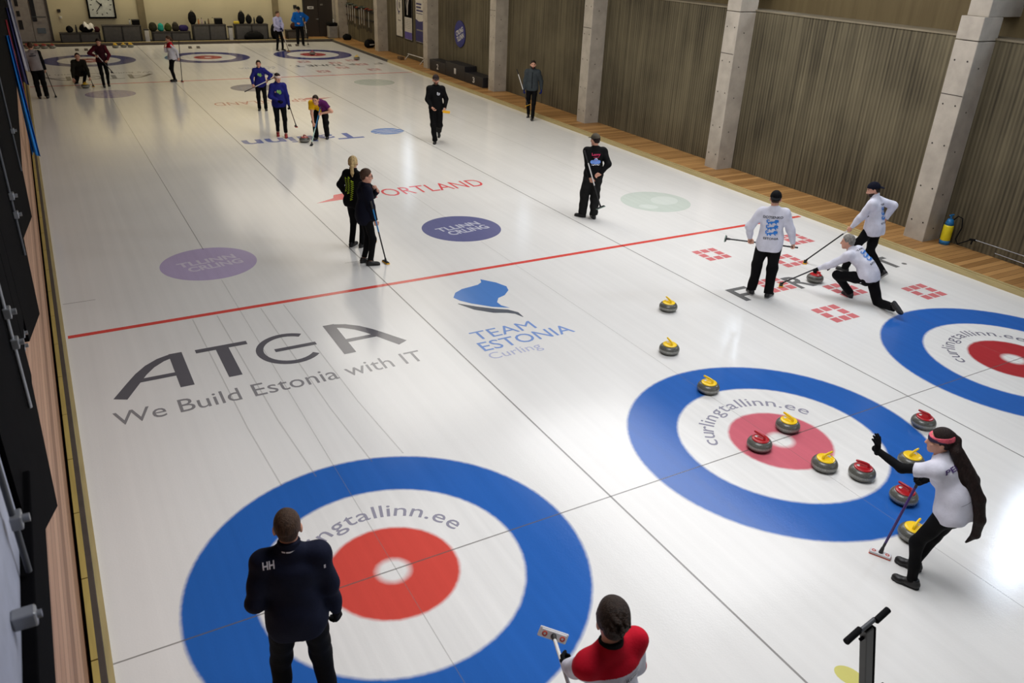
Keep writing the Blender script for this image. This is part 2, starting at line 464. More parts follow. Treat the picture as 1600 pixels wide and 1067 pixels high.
# ------------------------------------------------------------------ hall shell
def streak_mat(name, c0, c1, rough, axis, period, ribs, sc=1.0):
    """Board-marked concrete or planks: long streaks with a ribbed relief across `axis`."""
    m = bpy.data.materials.new(name); m.use_nodes = True; nt = m.node_tree; b = nt.nodes['Principled BSDF']; L = nt.links
    b.inputs['Roughness'].default_value = rough; b.inputs['Specular IOR Level'].default_value = 0.25
    geo = node(nt, 'ShaderNodeNewGeometry'); sep = node(nt, 'ShaderNodeSeparateXYZ'); L.new(geo.outputs['Position'], sep.inputs[0])
    s = [0.0, 0.0, 0.0]
    mp = node(nt, 'ShaderNodeMapping'); v = [0.22, 0.22, 0.22]; v[axis] = 9.0 * sc; mp.inputs['Scale'].default_value = v
    L.new(geo.outputs['Position'], mp.inputs[0])
    n1 = node(nt, 'ShaderNodeTexNoise'); n1.inputs['Scale'].default_value = 1.3; n1.inputs['Detail'].default_value = 6; n1.inputs['Roughness'].default_value = 0.65
    L.new(mp.outputs[0], n1.inputs['Vector'])
    n2 = node(nt, 'ShaderNodeTexNoise'); n2.inputs['Scale'].default_value = 0.6; n2.inputs['Detail'].default_value = 3; L.new(geo.outputs['Position'], n2.inputs['Vector'])
    mul = node(nt, 'ShaderNodeMath', operation='MULTIPLY'); mul.inputs[1].default_value = 2 * math.pi / period; L.new(sep.outputs[axis], mul.inputs[0])
    sn = node(nt, 'ShaderNodeMath', operation='SINE'); L.new(mul.outputs[0], sn.inputs[0])
    a = node(nt, 'ShaderNodeMath', operation='MULTIPLY_ADD'); a.inputs[1].default_value = 0.5; L.new(n2.outputs['Fac'], a.inputs[0]); 
    a2 = node(nt, 'ShaderNodeMath', operation='MULTIPLY'); a2.inputs[1].default_value = 0.75; L.new(n1.outputs['Fac'], a2.inputs[0]); L.new(a2.outputs[0], a.inputs[2])
    a3 = node(nt, 'ShaderNodeMath', operation='MULTIPLY_ADD'); a3.inputs[1].default_value = ribs; L.new(sn.outputs[0], a3.inputs[0]); L.new(a.outputs[0], a3.inputs[2])
    rp = node(nt, 'ShaderNodeValToRGB'); e = rp.color_ramp.elements
    e[0].position = 0.42; e[1].position = 0.82; e[0].color = (*c0, 1); e[1].color = (*c1, 1)
    L.new(a3.outputs[0], rp.inputs[0]); L.new(rp.outputs[0], b.inputs['Base Color'])
    bp = node(nt, 'ShaderNodeBump'); bp.inputs['Strength'].default_value = 0.5; bp.inputs['Distance'].default_value = 0.015
    L.new(a3.outputs[0], bp.inputs['Height']); L.new(bp.outputs[0], b.inputs['Normal'])
    return m
def plank_mat(name, c0, c1, axis, width, rough=0.5, gap=0.06):
    """Boards side by side along `axis`, each its own tone, with grain and dark joints."""
    m = bpy.data.materials.new(name); m.use_nodes = True; nt = m.node_tree; b = nt.nodes['Principled BSDF']; L = nt.links
    b.inputs['Roughness'].default_value = rough; b.inputs['Specular IOR Level'].default_value = 0.3
    geo = node(nt, 'ShaderNodeNewGeometry'); sep = node(nt, 'ShaderNodeSeparateXYZ'); L.new(geo.outputs['Position'], sep.inputs[0])
    dv = node(nt, 'ShaderNodeMath', operation='DIVIDE'); dv.inputs[1].default_value = width; L.new(sep.outputs[axis], dv.inputs[0])
    fl = node(nt, 'ShaderNodeMath', operation='FLOOR'); L.new(dv.outputs[0], fl.inputs[0])
    wn = node(nt, 'ShaderNodeTexWhiteNoise', noise_dimensions='1D'); L.new(fl.outputs[0], wn.inputs['W'])
    mp = node(nt, 'ShaderNodeMapping'); v = [1.5, 1.5, 1.5]; v[axis] = 40; mp.inputs['Scale'].default_value = v; L.new(geo.outputs['Position'], mp.inputs[0])
    gn = node(nt, 'ShaderNodeTexNoise'); gn.inputs['Scale'].default_value = 1.0; gn.inputs['Detail'].default_value = 5; L.new(mp.outputs[0], gn.inputs['Vector'])
    ad = node(nt, 'ShaderNodeMath', operation='ADD'); L.new(wn.outputs['Value'], ad.inputs[0]); L.new(gn.outputs['Fac'], ad.inputs[1])
    rp = node(nt, 'ShaderNodeValToRGB'); e = rp.color_ramp.elements; e[0].position = 0.15; e[1].position = 0.9
    hf = node(nt, 'ShaderNodeMath', operation='MULTIPLY'); hf.inputs[1].default_value = 0.55; L.new(ad.outputs[0], hf.inputs[0])
    e[0].color = (*c0, 1); e[1].color = (*c1, 1); L.new(hf.outputs[0], rp.inputs[0])
    fr = node(nt, 'ShaderNodeMath', operation='FRACT'); L.new(dv.outputs[0], fr.inputs[0])
    lt = node(nt, 'ShaderNodeMath', operation='LESS_THAN'); lt.inputs[1].default_value = gap; L.new(fr.outputs[0], lt.inputs[0])
    mx = node(nt, 'ShaderNodeMix', data_type='RGBA'); L.new(lt.outputs[0], mx.inputs[0]); L.new(rp.outputs[0], mx.inputs[6]); mx.inputs[7].default_value = (*[c * 0.3 for c in c0], 1)
    L.new(mx.outputs[2], b.inputs['Base Color'])
    return m
conc_wall = streak_mat('ribbed_concrete', rgb(58, 52, 40), rgb(112, 103, 81), 0.85, 1, 0.085, 0.075)
conc = mat('smooth_concrete', rgb(172, 163, 150), 0.8, var=0.14, scale=3, bump=0.12, bscale=18, spec=0.3)
conc_dark = mat('tie_hole_dark', rgb(50, 46, 42), 0.9)
sill_m = mat('sill_concrete', rgb(128, 118, 98), 0.8, var=0.15, scale=2, spec=0.3)
blind_m = streak_mat('upper_wall_panel', rgb(92, 78, 52), rgb(112, 98, 68), 0.6, 1, 0.9, 0.02, 0.5)
deck_m = plank_mat('deck_board', rgb(134, 96, 54), rgb(196, 150, 94), 1, 0.145)
kerb_m = mat('kerb_timber', rgb(178, 160, 112), 0.7, var=0.12, scale=3, stretch=(8, 0.6, 8))
kerb_y = mat('kerb_yellow_timber', rgb(172, 152, 84), 0.65, var=0.12, scale=3, stretch=(8, 0.6, 8))
rubber = mat('rubber_strip', rgb(70, 62, 56), 0.7)
dark_floor = mat('dark_floor', rgb(40, 36, 34), 0.8)
plaster = mat('cream_plaster', rgb(204, 194, 162), 0.8, var=0.05, scale=0.8, spec=0.2)
clad = plank_mat('wall_cladding', rgb(128, 92, 70), rgb(196, 156, 128), 2, 0.17, 0.6, 0.05)
black = mat('black_steel', rgb(8, 8, 10), 0.9, var=0.2, spec=0.03)
white_paint = mat('white_paint', rgb(205, 203, 200), 0.6)
grey_door = mat('grey_door_paint', rgb(150, 146, 142), 0.5)
brown_door = mat('dark_door_veneer', rgb(42, 34, 28), 0.5, var=0.2, scale=2, stretch=(1, 1, 0.2))

def sbox(name, a, b, m, bev=0.0):
    q = MB(); q.box(a, b, 0, bev); return struct(q.build(name, m))

sbox('floor_subbase', (-7.6, -9, -0.3), (9.6, 42, -0.03), dark_floor)
# right side: kerb, deck, ribbed wall, pillars, sill, upper wall
sbox('kerb_right', (7.38, -6.5, -0.03), (7.435, 31.5, 0.085), kerb_m)
sbox('kerb_right_back', (7.437, -6.5, -0.03), (7.50, 39.9, 0.10), kerb_m)
sbox('kerb_bumper_right', (7.38, 31.5, -0.03), (7.435, 39.7, 0.10), rubber)
sbox('floor_deck_right', (7.50, -8, -0.03), (8.72, 41.6, 0.07), deck_m)
sbox('wall_right', (8.70, -9, -0.03), (9.30, 41.8, 3.925), conc_wall)
sbox('trim_1', (8.675, -9, 3.925), (9.30, 41.8, 3.96), sill_m)
# upper wall behind the sill, with tall daylight windows: (y0, y1, z0, z1)
WINS = ((-1.2, 4.2, 4.5, 7.1), (9.15, 9.95, 4.55, 5.35), (21.2, 22.3, 4.1, 6.2), (33.2, 34.6, 4.1, 7.3))
def upper(y0, y1, z0=3.96, z1=7.6): sbox('wall_right_upper', (9.30, y0, z0), (9.50, y1, z1), blind_m)
yy = -9.0
for y0, y1, z0, z1 in WINS:
    upper(yy, y0); upper(y0, y1, 3.96, z0); upper(y0, y1, z1, 7.6); yy = y1
upper(yy, 41.8)

def pillar(name, y):
    q = MB()
    q.box((8.17, y, -0.03), (8.72, y + 0.46, 3.90), 0, 0.012)
    q.box((8.17, y, 3.915), (8.74, y + 0.46, 4.32), 0, 0.012)
    q.box((8.30, y + 0.02, 4.32), (9.32, y + 0.44, 7.6), 0, 0.012)
    for z in (0.45, 1.15, 2.0, 2.75, 3.55):           # formwork tie holes
        for dy in (0.10, 0.36):
            q.lathe([(0.0, 0.0), (0.016, 0.0), (0.016, 0.004)], 8, 1)
            n = 24
            for i in range(len(q.v) - n, len(q.v)):
                a, b_, c_ = q.v[i]; q.v[i] = (8.167 - c_ * 0.5, y + dy + a, z + b_)
        q.lathe([(0.0, 0.0), (0.016, 0.0), (0.016, 0.004)], 8, 1)
        for i in range(len(q.v) - 24, len(q.v)):
            a, b_, c_ = q.v[i]; q.v[i] = (8.40 + a, y - 0.003 - c_ * 0.5, z - 0.12 + b_)
    q.box((8.164, y + 0.01, 2.93), (8.70, y + 0.45, 2.94), 1)
    struct(q.build(name, [conc, conc_dark]))
for i, y in enumerate((-2.15, 3.97, 10.10, 16.30, 22.50, 28.70, 34.75, 40.75)):
    pillar('pillar_%d' % (i + 1), y)

# high windows that throw the blue daylight
def day_pane(k, e):
    m = bpy.data.materials.new('daylight_pane'); m.use_nodes = True; n = m.node_tree.nodes['Principled BSDF']
    n.inputs['Base Color'].default_value = (0.5, 0.6, 0.7, 1); n.inputs['Emission Color'].default_value = (0.72, 0.84, 1.0, 1)
    n.inputs['Emission Strength'].default_value = e; n.inputs['Roughness'].default_value = 0.1
    return m
day = [day_pane(k, e) for k, e in enumerate((30.0, 8.0, 1.2, 2.6))]
wfm = mat('window_frame_paint', rgb(90, 88, 86), 0.5); tint = mat('tinted_pane', rgb(70, 76, 84), 0.2)
for i, (y0, y1, z0, z1) in enumerate(WINS):
    q = MB(); t_ = 0.06
    q.box((9.28, y0, z0), (9.42, y1, z0 + t_)); q.box((9.28, y0, z1 - t_), (9.42, y1, z1)); q.box((9.28, y0, z0), (9.42, y0 + t_, z1)); q.box((9.28, y1 - t_, z0), (9.42, y1, z1))
    cuts = [y0 + t_, y1 - t_] if i else [y0 + t_, 0.35, 1.15, y1 - t_]
    for m_ in cuts[1:-1]: q.box((9.30, m_ - 0.04, z0), (9.42, m_ + 0.04, z1))
    win = struct(q.build('window_%d' % (i + 1), wfm))
    for k in range(len(cuts) - 1):
        a, b = cuts[k] + (0.04 if k else 0), cuts[k + 1] - (0.04 if k < len(cuts) - 2 else 0)
        q = MB(); q.box((9.36, a, z0 + t_), (9.38, b, z1 - t_)); q.build('pane', day[i] if i or k == 1 else tint, win)

# far side
sbox('kerb_far', (-7.3, 39.7, -0.03), (7.5, 39.82, 0.12), rubber)
sbox('kerb_far_back', (-7.4, 39.82, -0.03), (7.6, 39.98, 0.13), kerb_m)
sbox('floor_far', (-7.5, 39.98, -0.03), (4.95, 41.6, 0.06), dark_floor)
sbox('floor_far_deck', (4.95, 39.98, -0.03), (7.60, 41.6, 0.07), deck_m)
sbox('wall_far', (-7.6, 41.6, -0.03), (9.4, 41.9, 7.6), plaster)
sbox('wall_far_door_return', (8.08, 41.35, -0.03), (8.75, 41.6, 7.6), conc)
for i, x in enumerate((-1.75, 4.95)):
    sbox('pillar_%d' % (11 + i), (x - 0.16, 41.5, -0.03), (x + 0.16, 41.65, 7.6), mat('far_pillar_concrete', rgb(128, 116, 88), 0.8, scale=3))
# roof and the near end, never in view
sbox('ceiling', (-7.8, -9, 7.6), (9.6, 42, 7.8), mat('ceiling_paint', rgb(120, 116, 110), 0.9))
nw_ = mat('near_wall_paint', rgb(110, 106, 100), 0.9)
for a, b in (((-7.8, -0.03), (3.0, 7.8)), ((3.0, -0.03), (9.6, 3.0)), ((3.0, 6.2), (9.6, 7.8)), ((8.2, 3.0), (9.6, 6.2))):
    sbox('wall_near', (a[0], -9.3, a[1]), (b[0], -9, b[1]), nw_)
q = MB()
for x in (3.0, 4.7, 6.4, 8.12): q.box((x, -9.2, 3.0), (x + 0.08, -9.05, 6.2))
q.box((3.0, -9.2, 3.0), (8.2, -9.05, 3.08)); q.box((3.0, -9.2, 6.12), (8.2, -9.05, 6.2))
nwin = struct(q.build('window_9', wfm)); near_fill = day_pane(9, 2.6)  # unseen window, added to throw bluish light on camera-facing sides
for x in (3.08, 4.78, 6.48):
    q = MB(); q.box((x, -9.16, 3.08), (x + 1.62, -9.14, 6.12)); q.build('pane', near_fill, nwin)
# left side
sbox('kerb_left', (-7.275, -7, -0.03), (-7.23, 39.8, 0.035), kerb_m)
sbox('kerb_left_rubber', (-7.32, -7, -0.03), (-7.275, 39.8, 0.10), rubber)
kl = MB()
yy = -7.0
while yy < 39.8:
    kl.box((-7.368, yy, -0.03), (-7.32, min(yy + 0.985, 39.8), 0.112)); yy += 1.0
struct(kl.build('kerb_left_timber', kerb_y))
sbox('wall_left', (-7.60, -9, -0.03), (-7.40, 42, 2.75), clad)
sbox('wall_left_upper', (-7.62, -9, 2.75), (-7.40, 42, 7.8), mat('black_wall_paint', rgb(30, 30, 33), 0.8))

# black steel fascia along the left wall: cut panels with pointed brackets below
def fascia(label, poly, name='steel_fascia', m=None, x=-7.36, t=0.06):
    q = MB(); q.prism(poly, lambda u, v, w: (x + w, u, v), t)
    o = q.build(name, m or black); return tag(o, label, 'panel', 'steel panels along the clad wall' if m is None else None)
fascia('black steel panel with a pointed bracket closest to the camera', [(0.40, 2.42), (0.28, 2.42), (-0.2, 1.72), (-1.45, 2.40), (-1.85, 2.42), (-1.85, 4.3), (0.40, 4.3)])
fascia('black steel panel with a pointed bracket, second one along the clad wall', [(3.53, 2.40), (3.1, 1.76), (0.97, 2.42), (0.97, 4.3), (3.53, 4.3)])
fascia('wide black steel panel with a pointed bracket just before the blue flag', [(7.25, 2.19), (6.72, 1.68), (3.55, 2.40), (3.55, 4.3), (7.25, 4.3)])
fascia('black steel panel above the blue flag', [(17.0, 2.15), (7.27, 2.19), (7.27, 4.3), (17.0, 4.3)])
fascia('long black steel panel farthest along the clad wall beyond the flags', [(36, 1.95), (17.02, 2.15), (17.02, 4.3), (36, 4.3)])
fascia('narrow black steel panel filling the gap between the first two brackets', [(0.95, 2.62), (0.42, 2.62), (0.42, 4.3), (0.95, 4.3)])
gp = mat('blue_grey_panel', rgb(150, 154, 170), 0.5)
fascia('blue-grey wall panel above the black steel beam', [(-1.88, 2.83), (-8.5, 2.83), (-8.5, 5.2), (-1.88, 5.2)], 'grey_cladding', gp, -7.38)
q = MB(); q.box((-7.37, -8.8, 2.46), (-7.27, -1.47, 2.82), 0, 0.008)
tag(q.build('steel_beam', black), 'black steel beam running below the blue-grey wall panel', 'beam')
steel = mat('galvanised_steel', rgb(150, 152, 156), 0.35, metal=0.7)
dgrey = mat('dark_grey_steel', rgb(74, 76, 80), 0.5, metal=0.3)
def rail(y, z0, z1, label, clips, m):
    t = thing('cable_rail', label, 'rail', (-7.285, y, z0), 0, 'upright rails on the steel panels')
    q = MB(); q.tube([(0, 0, 0), (0, 0, z1 - z0)], 0.012, 8); q.build('tube', m, t)
    for cz in clips:
        q = MB(); q.box((-0.012, -0.035, cz - z0 - 0.03), (0.03, 0.035, cz - z0 + 0.03), 0, 0.006)
        q.tube([(0.03, 0.0, cz - z0), (0.055, 0.0, cz - z0)], 0.018, 10); q.build('clip', steel, t)
rail(-0.45, 2.62, 4.2, 'grey upright rail with two silver clips on the panel closest to the camera', (3.05, 3.24), steel)
rail(2.72, 2.5, 4.2, 'dark upright rail with small clips on the second steel panel', (2.88, 3.05), dgrey)
rail(6.3, 2.4, 4.2, 'dark upright rail on the wide steel panel before the flag', (2.9,), dgrey)
rail(-2.28, 2.84, 4.6, 'grey upright rail with a silver clip on the blue-grey panel', (3.10,), dgrey)
for i, (y, z) in enumerate(((-2.72, 2.98), (0.72, 2.60), (0.50, 2.60))):
    q = MB(); q.box((-7.32 if i == 0 else -7.37, y - 0.03, z - 0.03), (-7.24 if i == 0 else -7.30, y + 0.03, z + 0.03), 0, 0.008)
    q.tube([(-7.24 if i == 0 else -7.30, y, z), (-7.225 if i == 0 else -7.28, y, z)], 0.015, 10)
    tag(q.build('bolt_clip', steel), ('small silver clip on the end of the black steel beam', 'small silver bolt under the gap between the steel panels', 'second silver bolt under the gap, nearer the camera')[i], 'clip')

# hanging flags
def flag(label, y, x0, x1, z0, z1, c, w=0.5):
    q = MB(); n, k = 14, 10; V = []
    for i in range(n + 1):
        for j in range(k + 1):
            u = i / n; v = j / k
            V.append((x0 + (x1 - x0) * u * (0.55 + 0.45 * (1 - v)), y + w * 0.25 * math.sin(u * 9 + v * 1.5) * (0.4 + 0.6 * (1 - v)), z0 + (z1 - z0) * v + 0.05 * math.sin(u * 5) * (1 - v)))
    F = [(i * (k + 1) + j, (i + 1) * (k + 1) + j, (i + 1) * (k + 1) + j + 1, i * (k + 1) + j + 1) for i in range(n) for j in range(k)]
    q.add(V, F, 0, True)
    o = q.build('hanging_flag', mat('flag_' + label.split()[0], c, 0.7, bump=0.1)); md = o.modifiers.new('cloth', 'SOLIDIFY'); md.thickness = 0.006
    tag(o, label, 'flag')
flag('blue flag hanging from the black panels on the clad wall', 14.0, -7.29, -7.15, 0.85, 3.2, rgb(0, 120, 205))
flag('red flag hanging just behind the blue one', 17.2, -7.29, -7.22, 1.3, 3.2, rgb(190, 60, 70), 0.4)
flag('navy flag hanging behind the red one', 20.5, -7.29, -7.13, 1.3, 3.2, rgb(40, 42, 92), 0.4)
flag('white flag hanging farthest along the clad wall', 24.0, -7.29, -7.06, 1.15, 3.2, rgb(190, 190, 205), 0.4)
# ------------------------------------------------------------------ curling stones
def granite(name, c, rough):
    return mat(name, c, rough, var=0.35, scale=90, spec=0.5)
gr_dark = granite('granite_body', rgb(92, 92, 86), 0.28)
gr_band = granite('granite_striking_band', rgb(140, 140, 134), 0.55)
plast = {'yellow': mat('yellow_plastic', rgb(248, 206, 18), 0.3, var=0.04), 'red': mat('red_plastic', rgb(176, 26, 34), 0.28, var=0.04)}
def make_stone(color, label, loc, rz):
    t = thing('curling_stone', label, 'curling stone', loc, rz, 'curling stones on the ice')
    t.scale = (1, 1, 1.18)
    q = MB()
    prof = [(0.0, 0.0), (0.062, 0.0), (0.066, 0.003), (0.085, 0.006), (0.112, 0.012), (0.132, 0.024), (0.142, 0.038), (0.1450, 0.045), (0.1455, 0.058), (0.1450, 0.070), (0.142, 0.078), (0.134, 0.092), (0.120, 0.105), (0.105, 0.1125), (0.090, 0.1145), (0.0, 0.1145)]
    mis = [0] * (len(prof) - 1)
    for i, (r, z) in enumerate(prof[:-1]):
        if 0.044 < z < 0.0699: mis[i] = 1
    q.lathe(prof, 48, 0, mis=mis); q.build('granite_body', [gr_dark, gr_band], t)
    q = MB(); q.lathe([(0.0, 0.1140), (0.101, 0.1140), (0.101, 0.119), (0.096, 0.1225), (0.07, 0.1245), (0.03, 0.126), (0.0, 0.1262)], 40)
    cap = q.build('handle_base', plast[color], t)
    q = MB()
    q.tube([(0.048, 0, 0.122), (0.052, 0, 0.140), (0.043, 0, 0.155), (0.02, 0, 0.162), (-0.03, 0, 0.166), (-0.075, 0, 0.169), (-0.092, 0, 0.169)],
           [0.017, 0.0145, 0.0135, 0.0135, 0.0135, 0.0125, 0.009], 12)
    q.build('handle', plast[color], t)
    q = MB(); q.lathe([(0.0, 0.0), (0.024, 0.0), (0.022, 0.0012), (0.0, 0.0012)], 20, 0, (-0.05, 0.0, 0.1243)); q.build('badge', white_paint, cap)
    return t
proto = {}
def stone(color, x, y, label, rz):
    rz = math.radians(rz)
    if color not in proto:
        proto[color] = make_stone(color, label, (x, y, 0.0), rz); return proto[color]
    return dup(proto[color], (x, y, 0.0), rz, label)
for c, x, y, lab, rz in [
    ('yellow', 1.26, 3.58, 'yellow-handled curling stone farthest up the middle sheet, well short of the rings', -95),
    ('yellow', 0.30, 2.38, 'second yellow-handled stone lying on white ice before the middle rings', -100),
    ('yellow', 0.05, 1.27, 'yellow-handled stone on the blue ring of the middle house', -75),
    ('yellow', 0.30, 0.12, 'yellow-handled stone on the red ring, beside the button of the middle house', -85),
    ('red', -0.32, -0.03, 'red-handled stone on the edge of the red ring, beside the button', -75),
    ('yellow', 0.06, -0.66, 'yellow-handled stone on the rim of the red ring with its handle turned aside', 180),
    ('red', 0.31, -0.97, 'red-handled stone in the white ring between the yellow stone and the woman', -55),
    ('red', 0.36, -1.47, 'red-handled stone on the blue ring behind the purple broom', -80),
    ('yellow', 1.02, -1.07, 'yellow-handled stone on the blue ring behind the raised black sleeve', 185),
    ('yellow', -0.09, -1.92, 'yellow-handled stone just off the rings beside the woman with long hair', 195),
    ('red', 1.92, -0.58, 'red-handled stone alone on white ice past the middle house', -70),
    ('red', 4.50, 3.47, 'red-handled stone in the hand of the crouching delivering player', 90),
    ('red', -0.74, 16.98, 'red-handled stone being swept by the player in yellow', 100),
    ('yellow', -5.48, 27.66, 'yellow-handled stone sliding ahead of the far crouching player', 120),
    ('yellow', 6.28, 32.58, 'yellow-handled stone near the far wooden deck, short of the rings', 200),
    ('red', 4.80, 34.66, 'red-handled stone standing on the button of a far house', 90),
    ('yellow', -3.42, 38.90, 'yellow-handled stone parked at the far kerb, alone in front of the low bench', 30),
    ('yellow', -3.05, 39.02, 'yellow-handled stone parked at the far kerb, in the middle of three', 60),
    ('yellow', -2.74, 38.98, 'yellow-handled stone parked at the far kerb, last of three', 10),
    ('red', -7.04, 39.30, 'red-handled stone parked in the corner by the far grey door', 0),
    ('red', -6.70, 39.20, 'red-handled stone parked second from the far corner', 40),
    ('red', -6.38, 39.16, 'red-handled stone parked third from the far corner', 20),
    ('red', -6.05, 39.22, 'red-handled stone parked fourth from the far corner', 70)]:
    stone(c, x, y, lab, rz)

# hacks (rubber foot holds)
for i, x in enumerate((-4.92, 0.0, 4.85)):
    for s in (-1, 1):
        q = MB(); q.prism([(-0.10, 0.0), (0.10, 0.0), (0.10, 0.025), (0.03, 0.03), (-0.06, 0.085), (-0.10, 0.085)], lambda u, v, w: (w - 0.075, -u, v), 0.15)
        o = q.build('rubber_hack', rubber); o.location = (x + s * 0.19, 38.1, 0)
        tag(o, 'black rubber foothold behind the far house of the ' + ('first', 'middle', 'last')[i] + (' sheet, on the clock side' if s < 0 else ' sheet, on the deck side'), 'foothold', 'rubber footholds')

# ------------------------------------------------------------------ brooms
carbon = mat('carbon_shaft', rgb(24, 24, 27), 0.35)
def shaft_mat(n, c): return mat('shaft_' + n, c, 0.35, var=0.05)
SH = {'black': carbon, 'white': shaft_mat('white', rgb(215, 213, 210)), 'purple': shaft_mat('purple', rgb(70, 48, 110)), 'blue': shaft_mat('blue', rgb(30, 120, 180)), 'brown': shaft_mat('brown', rgb(96, 74, 62)), 'mint': shaft_mat('mint', rgb(180, 215, 205))}
PAD = {'yellow': mat('pad_yellow', rgb(236, 176, 30), 0.8), 'white': mat('pad_white', rgb(214, 212, 214), 0.7), 'black': mat('pad_black', rgb(26, 26, 28), 0.8), 'red': mat('pad_red', rgb(196, 70, 50), 0.8), 'green': mat('pad_green', rgb(120, 140, 130), 0.8)}
def broom(label, a, b, pad='yellow', head='black', segs=(('black', 1.0),), yaw=0.0, flat=True, hs=1.0, group='curling brooms', pt=0.020):
    """a = head end, b = grip end, world points; segs = (shaft colour, fraction up to) from the head."""
    a = Vector(a); b = Vector(b); d = (b - a)
    t = thing('curling_broom', label, 'broom', a, 0.0, group)
    L = d.length; dn = d / L; k0 = 0.0
    # pivot and shaft
    if flat:
        up = Vector((0, 0, 1)); lo = 0.032
    else:
        up = dn; lo = 0.032
    side = Vector((math.cos(yaw), math.sin(yaw), 0)); side = (side - up * side.dot(up)).normalized(); fw = up.cross(side)
    base = up * 0.046
    for k, (c, f1) in enumerate(segs):
        q = MB(); p0 = base + (d - base) * k0; p1 = base + (d - base) * f1
        if k == len(segs) - 1:
            q.tube([p0, p0 + (p1 - p0) * 0.995, p1], [0.0128, 0.0128, 0.008], 12)
        else:
            q.tube([p0, p1], 0.0128, 12)
        q.build('shaft' if k == 0 else 'shaft_section', SH[c], t); k0 = f1
    q = MB(); q.tube([b - a - dn * 0.16, b - a + dn * 0.004], 0.0145, 10); q.build('grip', carbon, t)
    M = Matrix(((side.x, fw.x, up.x), (side.y, fw.y, up.y), (side.z, fw.z, up.z)))
    def plate(name, hx, hy, z0, z1, m, bev):
        q = MB(); q.box((-hx * hs, -hy * hs, z0), (hx * hs, hy * hs, z1), 0, bev)
        q.v = [tuple(M @ Vector(p)) for p in q.v]; return q.build(name, m, t)
    plate('pad', 0.100, 0.036, 0.002, pt, PAD[pad], min(0.008, pt * 0.4))
    h = plate('broom_head', 0.088 if pt > 0.015 else 0.097, 0.029 if pt > 0.015 else 0.034, pt, 0.034, PAD[head], 0.006)
    q = MB(); q.tube([up * 0.03, base + dn * 0.05], [0.022, 0.0155], 12); q.build('swivel', carbon, h)
    if head == 'white':
        q = MB()
        for sx in (-0.062, 0.062):
            q.lathe([(0.010, 0.0345), (0.020, 0.0345), (0.020, 0.0352), (0.010, 0.0352)], 16, 0, (sx * hs, 0, 0))
        q.v = [tuple(M @ Vector(p)) for p in q.v]; q.build('ring_mark', PAD['red'], h)
    return t
# ------------------------------------------------------------------ figures: smooth blended solids turned into one skin
def V3(*a): return np.array(a if len(a) == 3 else a[0], float)
def unit(v): return v / max(np.linalg.norm(v), 1e-9)

class SDF:
    def __init__(s): s.p = []; s.cuts = []
    def cap(s, a, b, ra, rb, k=0.03, cuts=()):
        a = V3(a); b = V3(b); s.p.append(('c', a, b, ra, rb, k, cuts)); return s
    def ell(s, c, r, M=None, k=0.04, cuts=()):
        s.p.append(('e', V3(c), V3(r), np.eye(3) if M is None else M, 0, k, cuts)); return s
    def chain(s, pts, rs, k=0.02, cuts=()):
        for i in range(len(pts) - 1): s.cap(pts[i], pts[i + 1], rs[i], rs[i + 1], k, cuts)
        return s
    def cut(s, pt, n): s.cuts.append((V3(pt), unit(V3(n)))); return s
    def mesh(s, vox, grow=0.0, fold=0.0, seed=0):
        bb = []
        for q in s.p:
            m = max(grow, 0) + fold * 2 + q[5] * 0.5 + 2.5 * vox
            if q[0] == 'c':
                r = max(q[3], q[4]) + m
                bb.append((np.minimum(q[1], q[2]) - r, np.maximum(q[1], q[2]) + r))
            else:
                e = np.abs(q[3]) @ q[2] + m
                bb.append((q[1] - e, q[1] + e))
        lo = np.min([b[0] for b in bb], 0); hi = np.max([b[1] for b in bb], 0)
        n = np.ceil((hi - lo) / vox).astype(int) + 2
        f = np.full(n, 1e3, np.float32)
        ax = [lo[i] + np.arange(n[i]) * vox for i in range(3)]
        for q, (bl, bh) in zip(s.p, bb):
            i0 = np.maximum(((bl - lo) / vox).astype(int), 0); i1 = np.minimum(((bh - lo) / vox).astype(int) + 2, n)
            X, Y, Z = np.meshgrid(ax[0][i0[0]:i1[0]], ax[1][i0[1]:i1[1]], ax[2][i0[2]:i1[2]], indexing='ij')
            P = np.stack([X, Y, Z], -1)
            if q[0] == 'c':
                ab = q[2] - q[1]; pa = P - q[1]
                t = np.clip(pa @ ab / max(ab @ ab, 1e-12), 0, 1)
                d = np.sqrt(((pa - t[..., None] * ab) ** 2).sum(-1)) - (q[3] + (q[4] - q[3]) * t)
            else:
                u = (P - q[1]) @ q[3]
                k0 = np.sqrt(((u / q[2]) ** 2).sum(-1)); k1 = np.sqrt(((u / q[2] ** 2) ** 2).sum(-1))
                d = k0 * (k0 - 1) / np.maximum(k1, 1e-9)
            d = d - grow
            for cp, cn in q[6]:
                d = np.maximum(d, (P - cp) @ cn)
            sl = (slice(i0[0], i1[0]), slice(i0[1], i1[1]), slice(i0[2], i1[2]))
            g = f[sl]; k = q[5]
            h = np.maximum(k - np.abs(g - d), 0) / k
            f[sl] = np.minimum(g, d) - h * h * k * 0.25
        X, Y, Z = np.meshgrid(*ax, indexing='ij')
        if fold:
            rs = np.random.RandomState(seed); w = np.zeros(n, np.float32)
            for _ in range(5):
                kx = rs.uniform(-1, 1, 3) * np.array([34, 34, 38])
                w += np.sin(X * kx[0] + Y * kx[1] + Z * kx[2] + rs.uniform(0, 6.28)).astype(np.float32)
            f = f + fold * w * 0.45
        for cp, cn in s.cuts:
            f = np.maximum(f, ((X - cp[0]) * cn[0] + (Y - cp[1]) * cn[1] + (Z - cp[2]) * cn[2]).astype(np.float32))
        return nets(f, lo, vox)

